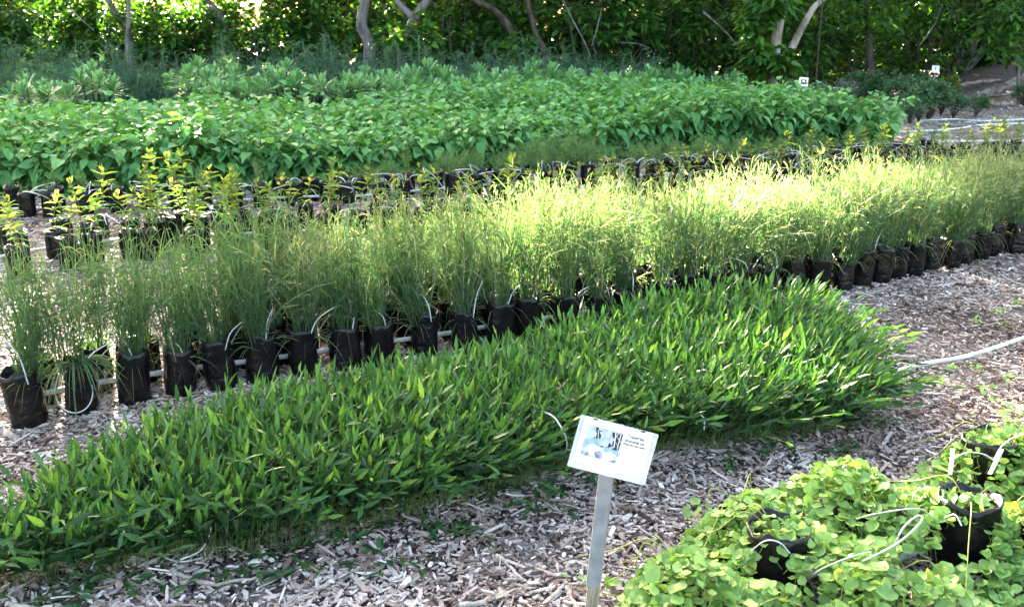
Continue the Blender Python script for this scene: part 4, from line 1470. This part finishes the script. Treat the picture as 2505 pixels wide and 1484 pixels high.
ROS = [rosette_mesh(400 + i, 6 + i % 3, 1.0, .36) for i in range(5)]
R = np.random.default_rng(58)
ros = [(60, 185, 15.5), (215, 165, 16.2), (130, 200, 16.8), (475, 155, 17.0), (520, 190, 16.4), (600, 190, 16.8), (560, 165, 18.2), (690, 160, 17.6), (735, 185, 18), (835, 172, 16.8), (960, 168, 17.4), (905, 165, 18.4), (1005, 175, 16.8), (1060, 160, 17.6), (1110, 185, 17.2), (1185, 158, 18), (1245, 175, 17.6), (1300, 158, 18.6), (1365, 170, 18), (1400, 165, 19), (1475, 172, 18.6), (1530, 178, 18.2), (1590, 176, 19), (1650, 172, 19.6), (1700, 185, 19.2), (1790, 180, 20)]
ros.sort()
for i, (px, py, Y) in enumerate(ros):
    c = V(px, py - 18, Y)
    s = c[2] / .95
    t = thing('rosette_shrub', (c[0], Y, 0), R.random() * 6.28, s)
    a, b = ROS[i % 5]
    part('stem', a, t); part('foliage', b, t)
    tag(t, f'shrub with rosettes of long spoon shaped leaves behind the heart-leaved bed, {ordinal(i + 1)} from left', 'shrub', 'rosette shrubs behind the leafy bed')

FB = [feather_mesh(440 + i, 1.0, .55, 90, 'feather', .006, .9, 26) for i in range(4)]
R = np.random.default_rng(59)
fb = [(20, 120), (110, 105), (200, 95), (290, 115), (370, 140), (420, 130), (560, 118), (640, 135), (720, 108), (790, 100), (860, 105), (940, 108), (1010, 112), (1080, 118), (1140, 125), (1210, 122), (1270, 112), (1335, 120), (1400, 125), (1460, 128), (1530, 130), (1600, 138), (470, 150), (160, 140), (330, 165), (760, 140), (900, 140), (1050, 140), (1340, 142)]
fb.sort()
for i, (px, py) in enumerate(fb):
    Y = R.uniform(19.5, 21.5) if py < 130 else R.uniform(19.4, 20.4)
    c = V(px, py - 22, Y)
    s = c[2] * R.uniform(.95, 1.05)
    o = part('feathery_bush', FB[i % 4], None, (c[0], Y, 0), (0, 0, R.random() * 6), (s * .95, s * .95, s))
    tag(o, f'soft blue-green bush of fine drooping filaments below the trees, {ordinal(i + 1)} from left', 'feathery bush', 'feathery bushes below the trees')


def shrub_mesh(seed, n=420, rad=(.45, .45, .45), zc=.5, L=(.07, .12), wr=.4, mat='small_shrub', tpl=T_ELL):
    global R
    R = np.random.default_rng(seed)
    lf, st = MB(), MB()
    cl = 26
    cc = rdir(cl, -.4, 1) * (R.random(cl) ** .4)[:, None] * np.array(rad) + [0, 0, zc]
    for c in cc:
        pts = smooth([[0, 0, 0], c * [.4, .4, .6], c], 6)
        put_tubes(st, pts, np.linspace(.012, .004, 6), 5)
    m = n // cl
    for c in cc:
        d = rdir(m, -.5, 1)
        pos = c + d * R.uniform(0, .16, m)[:, None] * rad[0] * 2
        l = R.uniform(L[0], L[1], m)
        put_leaves(lf, tpl, pos, d + [0, 0, .2], np.array([0, 0, 1.0]) + R.normal(0, .5, (m, 3)), l, l * wr, R.uniform(.1, .5, m), R.random(m))
    return st.mesh('stem', ['darkbark']), lf.mesh('foliage', [mat])


SH = [shrub_mesh(500 + i, 1400, (.5, .5, .42), .52, (.06, .11), .42) for i in range(3)]
GS = shrub_mesh(510, 1300, (.5, .45, .35), .45, (.05, .08), .5, 'grey_shrub')
YS = shrub_mesh(511, 900, (.4, .4, .45), .6, (.07, .12), .45, 'sapling')
R = np.random.default_rng(60)
for px, pyb, pyt, msh, lab in [(2245, 300, 205, SH[0], 'dark green rounded shrub behind the right end of the heart-leaved bed'), (2300, 285, 215, SH[1], 'dark green shrub right of the rounded one, before the bank'), (2385, 288, 230, SH[2], 'small lone dark shrub on a thin stem by the bank'), (2270, 296, 195, SH[1], 'dark bushy shrub between the rounded one and the bank'), (2225, 306, 240, SH[2], 'low dark shrub at the foot of the rounded one'), (2330, 292, 225, SH[0], 'dark shrub left of the small lone one'), (2090, 258, 176, SH[1], 'leafy shrub between the silvery shrubs and the hollow'), (2240, 262, 180, SH[2], 'green shrub below the farthest sign'), (2200, 280, 190, SH[1], 'dark shrub close behind the leafy bed corner'),
                              (2060, 262, 178, GS, 'silvery grey shrub behind the first far sign'), (2010, 262, 186, GS, 'silvery grey shrub left of the other silvery one'), (2120, 262, 172, SH[2], 'leafy green shrub right of the silvery shrubs'), (2165, 258, 168, SH[0], 'tall green shrub in front of the dark hollow'),
                              (1835, 262, 150, YS, 'yellow-green upright shrub in front of the hedge right of centre'), (1760, 255, 165, SH[0], 'low green shrub left of the yellow-green upright one'), (1880, 258, 180, SH[1], 'low green shrub right of the yellow-green upright one'), (2320, 250, 188, YS, 'pale leafy shrub by the farthest sign'), (1930, 258, 182, GS, 'greyish shrub left of the first far sign'), (2500, 262, 205, SH[1], 'dark shrub at the right frame edge on the bank')]:
    b = G(px, pyb)
    c = V(px, pyt, b[1])
    s = max(c[2], .4) / .98
    t = thing('low_shrub', (b[0], b[1], 0), R.random() * 6, s)
    part('stem', msh[0], t); part('foliage', msh[1], t)
    tag(t, lab, 'shrub', 'low shrubs at the far right')


# logs and roots on the bank
def log(path, r, label):
    mb = MB()
    pts = smooth(path, 14) + R.normal(0, r * .2, (14, 3))
    put_tubes(mb, pts, (r * np.linspace(1, .6, 14) * (1 + R.normal(0, .08, 14)))[None], 9, cap=True)
    o = part('fallen_log', mb.mesh('fallen_log', ['log']))
    tag(o, label, 'log', 'logs on the mulch bank')


def bank(px, py, Y): return V(px, py, Y)
log([bank(2390, 236, 24.6), bank(2440, 222, 24.6), bank(2490, 196, 24.6), bank(2530, 170, 24.6)], .13, 'grey log slanting up the bank at the right frame edge')
log([bank(2330, 212, 25.4), bank(2380, 204, 25.4), bank(2450, 196, 25.4)], .06, 'thin grey branch lying along the top of the bank')
log([bank(2360, 240, 24.4), bank(2420, 236, 24.3), bank(2470, 232, 24.3)], .05, 'dark branch near the foot of the bank')
log([G(2400, 257, .1), G(2440, 254, .12), G(2480, 258, .08)], .07, 'short pale log at the foot of the bank')
log([G(2290, 305, .02), G(2360, 308, .04), G(2420, 312, .02)], .035, 'dark bent branch on the far mulch between the pipes')


# ------------------------------------------------------------------ trees of the hedge
LIT = [np.array([G(x, y, .5)[:2] for x, y in poly]) for poly in (
    [(-150, 420), (520, 360), (640, 520), (560, 640), (-150, 700)],
    [(760, 640), (1150, 540), (1500, 440), (2000, 340), (2700, 280), (2700, 720), (2250, 730), (1950, 640), (1500, 650), (1000, 730), (800, 740)],
    [(1980, 235), (2140, 230), (2160, 262), (2000, 262)],
    [(a[0], a[1]) for a in ()] or [(1150, 470), (1300, 450), (1330, 500), (1160, 510)])]
LIT.append(np.array([G(x, y)[:2] + S[:2] / S[2] * .5 for x, y in [(2230, 780), (2400, 745), (2700, 700), (2700, 860), (2380, 850), (2250, 815)]]))


def shade_filter(p):
    """True for crown leaves to keep: gaps in the canopy where the photo's sun patches come through"""
    keep = np.ones(len(p), bool)
    t = (p[:, 2] - .5) / S[2]
    q = (p - S * t[:, None])[:, :2] + R.normal(0, .10, (len(p), 2))
    for poly in LIT:
        keep &= ~in_poly(q, poly)
    keep |= p[:, 2] < 3.2
    # clearing behind the backlit leaves at the left
    u = (p[:, 1] - 26.5) / S[1]
    g = p - S * u[:, None]
    gap = (g[:, 0] > -14.0) & (g[:, 0] < -8.2) & (g[:, 2] < 3.5) & (p[:, 1] > 28.0)
    keep &= ~(gap & (R.random(len(p)) < .985))
    gap = (g[:, 0] > -8.2) & (g[:, 0] < -2.5) & (g[:, 2] < 3.3) & (p[:, 1] > 28.0)
    keep &= ~(gap & (R.random(len(p)) < .80))
    gap = (g[:, 0] > 8.5) & (g[:, 0] < 13.5) & (g[:, 2] < 2.6) & (p[:, 1] > 28.5)
    keep &= ~(gap & (R.random(len(p)) < .72))
    return keep


def crown_mesh(center, rad, n_clump, per, L, base, wr=.45, low=0.0, tpl=T_ELL, filt=True, clump=.45, tint=(.45, .22)):
    c0 = rdir(n_clump) * (R.random(n_clump) ** .38)[:, None] * np.array(rad) + np.array(center)
    c0 = c0[c0[:, 2] > low]
    lf = MB()
    m = len(c0) * per
    cc = np.repeat(c0, per, 0)
    d = rdir(m, -.6, 1)
    pos = cc + d * (R.random(m) ** .6)[:, None] * clump
    pos[:, 2] = np.maximum(pos[:, 2], .1)
    k = shade_filter(pos) if filt else np.ones(m, bool)
    pos, d = pos[k], d[k]; m = len(pos)
    l = R.uniform(.7, 1.2, m) * L
    put_leaves(lf, tpl, pos - np.array(base), d * [1, 1, .5] + [0, 0, -.1], np.array([0, -.15, 1.0]) + R.normal(0, .45, (m, 3)), l, l * wr, R.uniform(.1, .6, m), np.clip(R.normal(tint[0], tint[1], m), 0, .95) + (R.random(m) < .02) * R.uniform(.03, .1, m))
    return lf, c0


def tree(trunks, Y, label, crown, mat='bark', name='tree', extra=()):
    """trunks: list of (pixel path from low to high, width in pixels); crown: dict for crown_mesh"""
    w0 = V(trunks[0][0][0][0], trunks[0][0][0][1], Y)
    base = np.array([w0[0], Y, gz(w0[0], Y)])
    t = thing(name, base)
    tops = []
    for i, (path, wd) in enumerate(trunks):
        pts = [V(x, y, Y) for x, y in path]
        r = wd * Y * 1.03 / F / 2
        if i == 0:
            pts = [np.array([pts[0][0], Y, base[2] - .1])] + pts
        e = pts[-1]; d = unit(pts[-1] - pts[-2])
        zt = crown['center_z'] + .5
        up = [e + d * .8, e + d * .8 + np.array([R.normal(0, .5), R.normal(0, .4), (zt - e[2]) * .5]), np.array([e[0] + d[0] * 1.5, Y + R.normal(0, .5), zt])]
        q = smooth(pts + up, 26)
        mb = MB()
        rad = r * np.linspace(1.12, .45, 26)
        put_tubes(mb, q - base, rad[None], 12, cap=True)
        part('trunk', mb.mesh('trunk', [mat]), t)
        tops.append(q[-1])
    cz = crown['center_z']
    lf, c0 = crown_mesh((tops[0][0], Y + crown.get('dy', .6), cz), crown['rad'], crown['n'], crown.get('per', 38), crown.get('L', .26), base, low=crown.get('low', 3.0))
    # limbs out to some clumps
    mb = MB()
    for c in c0[::max(1, len(c0) // 14)]:
        s = tops[0] - np.array([0, 0, R.uniform(.3, 2.6)])
        put_tubes(mb, smooth([s, (s + c) / 2 + R.normal(0, .25, 3), c], 8) - base, np.linspace(.05, .012, 8), 5)
    part('limb', mb.mesh('limb', [mat]), t)
    for (px, py, rx, rz, n, L) in extra:                    # foliage that hangs into view
        cx = V(px, py, Y - .4)
        l2, _ = crown_mesh(cx, (rx, .5, rz), n, 16, L, base, low=.1, filt=False, clump=.32, tpl=T_OVATE if L > .2 else T_ELL, wr=.5, tint=(.6, .2))
        lf.v += l2.v; lf.t += l2.t; lf.f += [f + lf.n for f in l2.f]; lf.mi += l2.mi; lf.n += l2.n
    part('crown', lf.mesh('crown', ['tree']), t)
    tag(t, label, 'tree', 'trees of the hedge')


CR = dict(center_z=7.6, rad=(3.3, 2.2, 3.9), n=100, per=40, L=.37, low=3.1)
tree([([(905, 150), (903, 105), (884, 62), (893, 5)], 30)], 24.5, 'thick grey tree trunk with a slight bend, standing bare above the feathery bushes', CR)
tree([([(985, 130), (1014, 48), (1045, 0)], 24), ([(1014, 48), (985, 20), (960, -10)], 14)], 23.8, 'leaning grey forked tree behind a large-leaved bush, right of the bent trunk', CR, extra=[(1005, 92, .8, .35, 22, .26)])
tree([([(1268, 150), (1262, 112), (1243, 62), (1205, 22)], 18)], 24, 'grey tree whose slim trunk curves to the left, centre of the hedge', CR, 'darkbark', extra=[(1262, 120, .5, .2, 10, .22)])
tree([([(313, 120), (315, 60), (314, 0)], 11)], 23.5, 'slim straight grey pole-like tree against the sunlit leaves at left', dict(CR, n=50, rad=(2, 1.5, 3.4)))
tree([([(548, 70), (520, 22), (498, -5)], 24)], 26.4, 'leaning tree trunk with sunlit left side, right of the sunlit leaves', CR)
tree([([(318, 90), (285, 40), (262, -5)], 15)], 25.4, 'leaning sunlit trunk behind the slim straight tree', dict(CR, n=60))
tree([([(1893, 200), (1896, 110), (1915, 0)], 28), ([(1936, 120), (1960, 70), (1988, 22)], 16)], 22.5, 'pale forked tree wrapped in large hanging leaves, right of centre', dict(CR, n=90), 'pale_bark', extra=[(1858, 50, .38, .45, 18, .27), (1900, 160, .42, .22, 14, .27), (1845, 135, .3, .3, 10, .25), (1890, 8, .5, .15, 9, .27)])
tree([([(2130, 190), (2126, 130), (2124, 85)], 18)], 25.8, 'brown trunk in front of the dark hollow under the hedge at right', CR, 'darkbark', extra=[(2120, 40, 1.1, .5, 26, .2)])
tree([([(2492, 235), (2486, 120), (2492, 0)], 8), ([(2480, 160), (2500, 110), (2530, 60)], 6)], 23, 'thin double stemmed tree at the right frame edge', dict(CR, n=60, rad=(2.2, 1.8, 3.6)), extra=[(2480, 90, .7, .7, 26, .2), (2500, 20, .7, .4, 18, .2)])
tree([([(1440, 150), (1446, 90), (1452, 20)], 9)], 25.5, 'thin upright trunk among dark leaves left of the tangle of twigs', dict(CR, n=70), 'darkbark')
tree([([(1330, 130), (1312, 90), (1296, 30), (1290, 0)], 14)], 24.6, 'dark trunk right behind the left-curving slim tree', CR, 'darkbark')
tree([([(752, 120), (756, 60), (752, 0)], 14)], 27.6, 'dim trunk between the sunlit leaning tree and the bent grey one', CR, 'darkbark')
tree([([(1995, 205), (2003, 100), (2012, 0)], 3.2)], 22, 'very thin straight sapling tree right of the pale forked tree', dict(CR, n=30, rad=(1.4, 1.2, 3)), 'darkbark')

# rear rows: trees that close the view and carry the high canopy
xs = list(np.arange(-34, 27, 3.6))
R = np.random.default_rng(61)
for i, x in enumerate(xs):
    Y = 32.5 + (i % 3) * 1.7 + R.normal(0, .4)
    x += R.normal(0, .5)
    px, _ = proj((x, Y, 1.5))
    base = np.array([x, Y, gz(x, Y)])
    t = thing('tree', base)
    mb = MB()
    q = smooth([[0, 0, -.1], [R.normal(0, .2), 0, 2], [R.normal(0, .4), R.normal(0, .4), 5], [R.normal(0, .5), 0, 8.5]], 16)
    put_tubes(mb, q, np.linspace(.2, .08, 16)[None], 9, cap=True)
    part('trunk', mb.mesh('trunk', ['darkbark']), t)
    lf, _ = crown_mesh((x, Y, 6.6), (3.0, 1.9, 6.4), 230, 36, .34, base, low=.2, clump=.55)
    part('crown', lf.mesh('crown', ['shaded_tree']), t)
    tag(t, f'dense shade-darkened tree of the rear hedge row, {ordinal(i + 1)} from left, mostly behind other leaves', 'tree', 'trees of the rear hedge row')

# leafy shrubs that fill the foot of the hedge
HS = []
for i in range(6):
    R = np.random.default_rng(600 + i)
    lf, c0 = crown_mesh((0, 0, 1.55), (1.25, .8, 1.5), 44, 22, .19 + .03 * (i % 3), (0, 0, 0), .44, .15, T_ELL if i % 2 else T_OVATE, False, .30, (.5, .26))
    st = MB()
    for c in c0[:22]:
        put_tubes(st, smooth([[c[0] * .15, c[1] * .15, 0], c * [.6, .6, .5] + R.normal(0, .08, 3), c], 8), np.linspace(.028, .008, 8), 5)
    HS.append((st.mesh('stem', ['bark' if i % 2 else 'darkbark']), lf.mesh('foliage', ['tree'])))
R = np.random.default_rng(62)
hs = []
for px in range(-90, 2640, 78):
    for k in range(2):
        Y = (25.9 + 1.7 * k + R.normal(0, .4)) + (1.6 if px > 2000 else 0)
        hs.append((px + R.uniform(-35, 35) + 39 * k, Y, R.uniform(.82, 1.15)))
hs = [h for h in hs if not (2060 < h[0] < 2290 and R.random() < .55) and not (860 < h[0] < 960 and h[1] < 27) and not (235 < h[0] < 470 and R.random() < .35)]
hs += [(p, 31 + R.random() * 1.2, 1.2) for p in range(225, 500, 62)]
hs.sort()
for i, (px, Y, s) in enumerate(hs):
    c = V(px, 150, Y)
    t = thing('hedge_shrub', (c[0], Y, gz(c[0], Y)), R.random() * 6.28, s)
    m = HS[R.integers(len(HS))]
    part('stem', m[0], t); part('foliage', m[1], t)
    tag(t, f'broad-leaved green shrub at the foot of the hedge, {ordinal(i + 1)} from left', 'shrub', 'broad-leaved shrubs of the hedge')

# bare twigs crossing in front of the hedge
for path, Y, r, lab in [([(1375, 0), (1400, 50), (1425, 95), (1445, 140)], 24, .03, 'bare grey twig slanting down right in the middle of the hedge'), ([(1472, 20), (1460, 70), (1446, 115)], 24, .02, 'bare twig leaning left that meets the slanting grey twig'), ([(1720, 30), (1770, 75), (1800, 110), (1815, 145)], 24, .03, 'bare arched twig left of the pale forked tree'), ([(1515, 105), (1560, 108), (1590, 120)], 24, .015, 'bare level twig low in the hedge'), ([(2250, 110), (2285, 60), (2300, 20)], 25, .02, 'bare twig over the dark hollow at right'), ([(160, 0), (190, 40), (230, 75)], 24, .02, 'bare twig before the dark leaves at upper left')]:
    mb = MB()
    put_tubes(mb, smooth([V(x, y, Y) for x, y in path], 14), np.linspace(r, r * .5, 14)[None], 6)
    tag(part('bare_twig', mb.mesh('bare_twig', ['bark'])), lab, 'twig', 'bare twigs in the hedge')


# ------------------------------------------------------------------ woodland added behind the hedge to block low sky and sun
def woodland():
    global R
    R = np.random.default_rng(63)
    mb = MB()
    n = 60000
    x = R.uniform(-42, 34, n); y = R.uniform(40, 46, n) + .03 * np.abs(x)
    z = R.uniform(.01, 1, n) ** .9 * (12.0 + 1.2 * np.sin(x * .5) + .8 * np.sin(x * 1.3 + 1))
    p = np.column_stack([x, y, z])
    p = p[shade_filter(p)]; n = len(p)
    d = rdir(n, -.6, .6)
    l = R.uniform(.5, 1.0, n)
    put_leaves(mb, T_ELL, p, d, np.array([0, -.3, 1.0]) + R.normal(0, .5, (n, 3)), l, l * .5, .3, np.clip(R.normal(.45, .2, n), 0, .95))
    o = part('woodland', mb.mesh('woodland', ['shaded_tree']))
    tag(o, 'far leafy woodland added behind the hedge to block sky and sun', 'woodland', kind='stuff')


woodland()
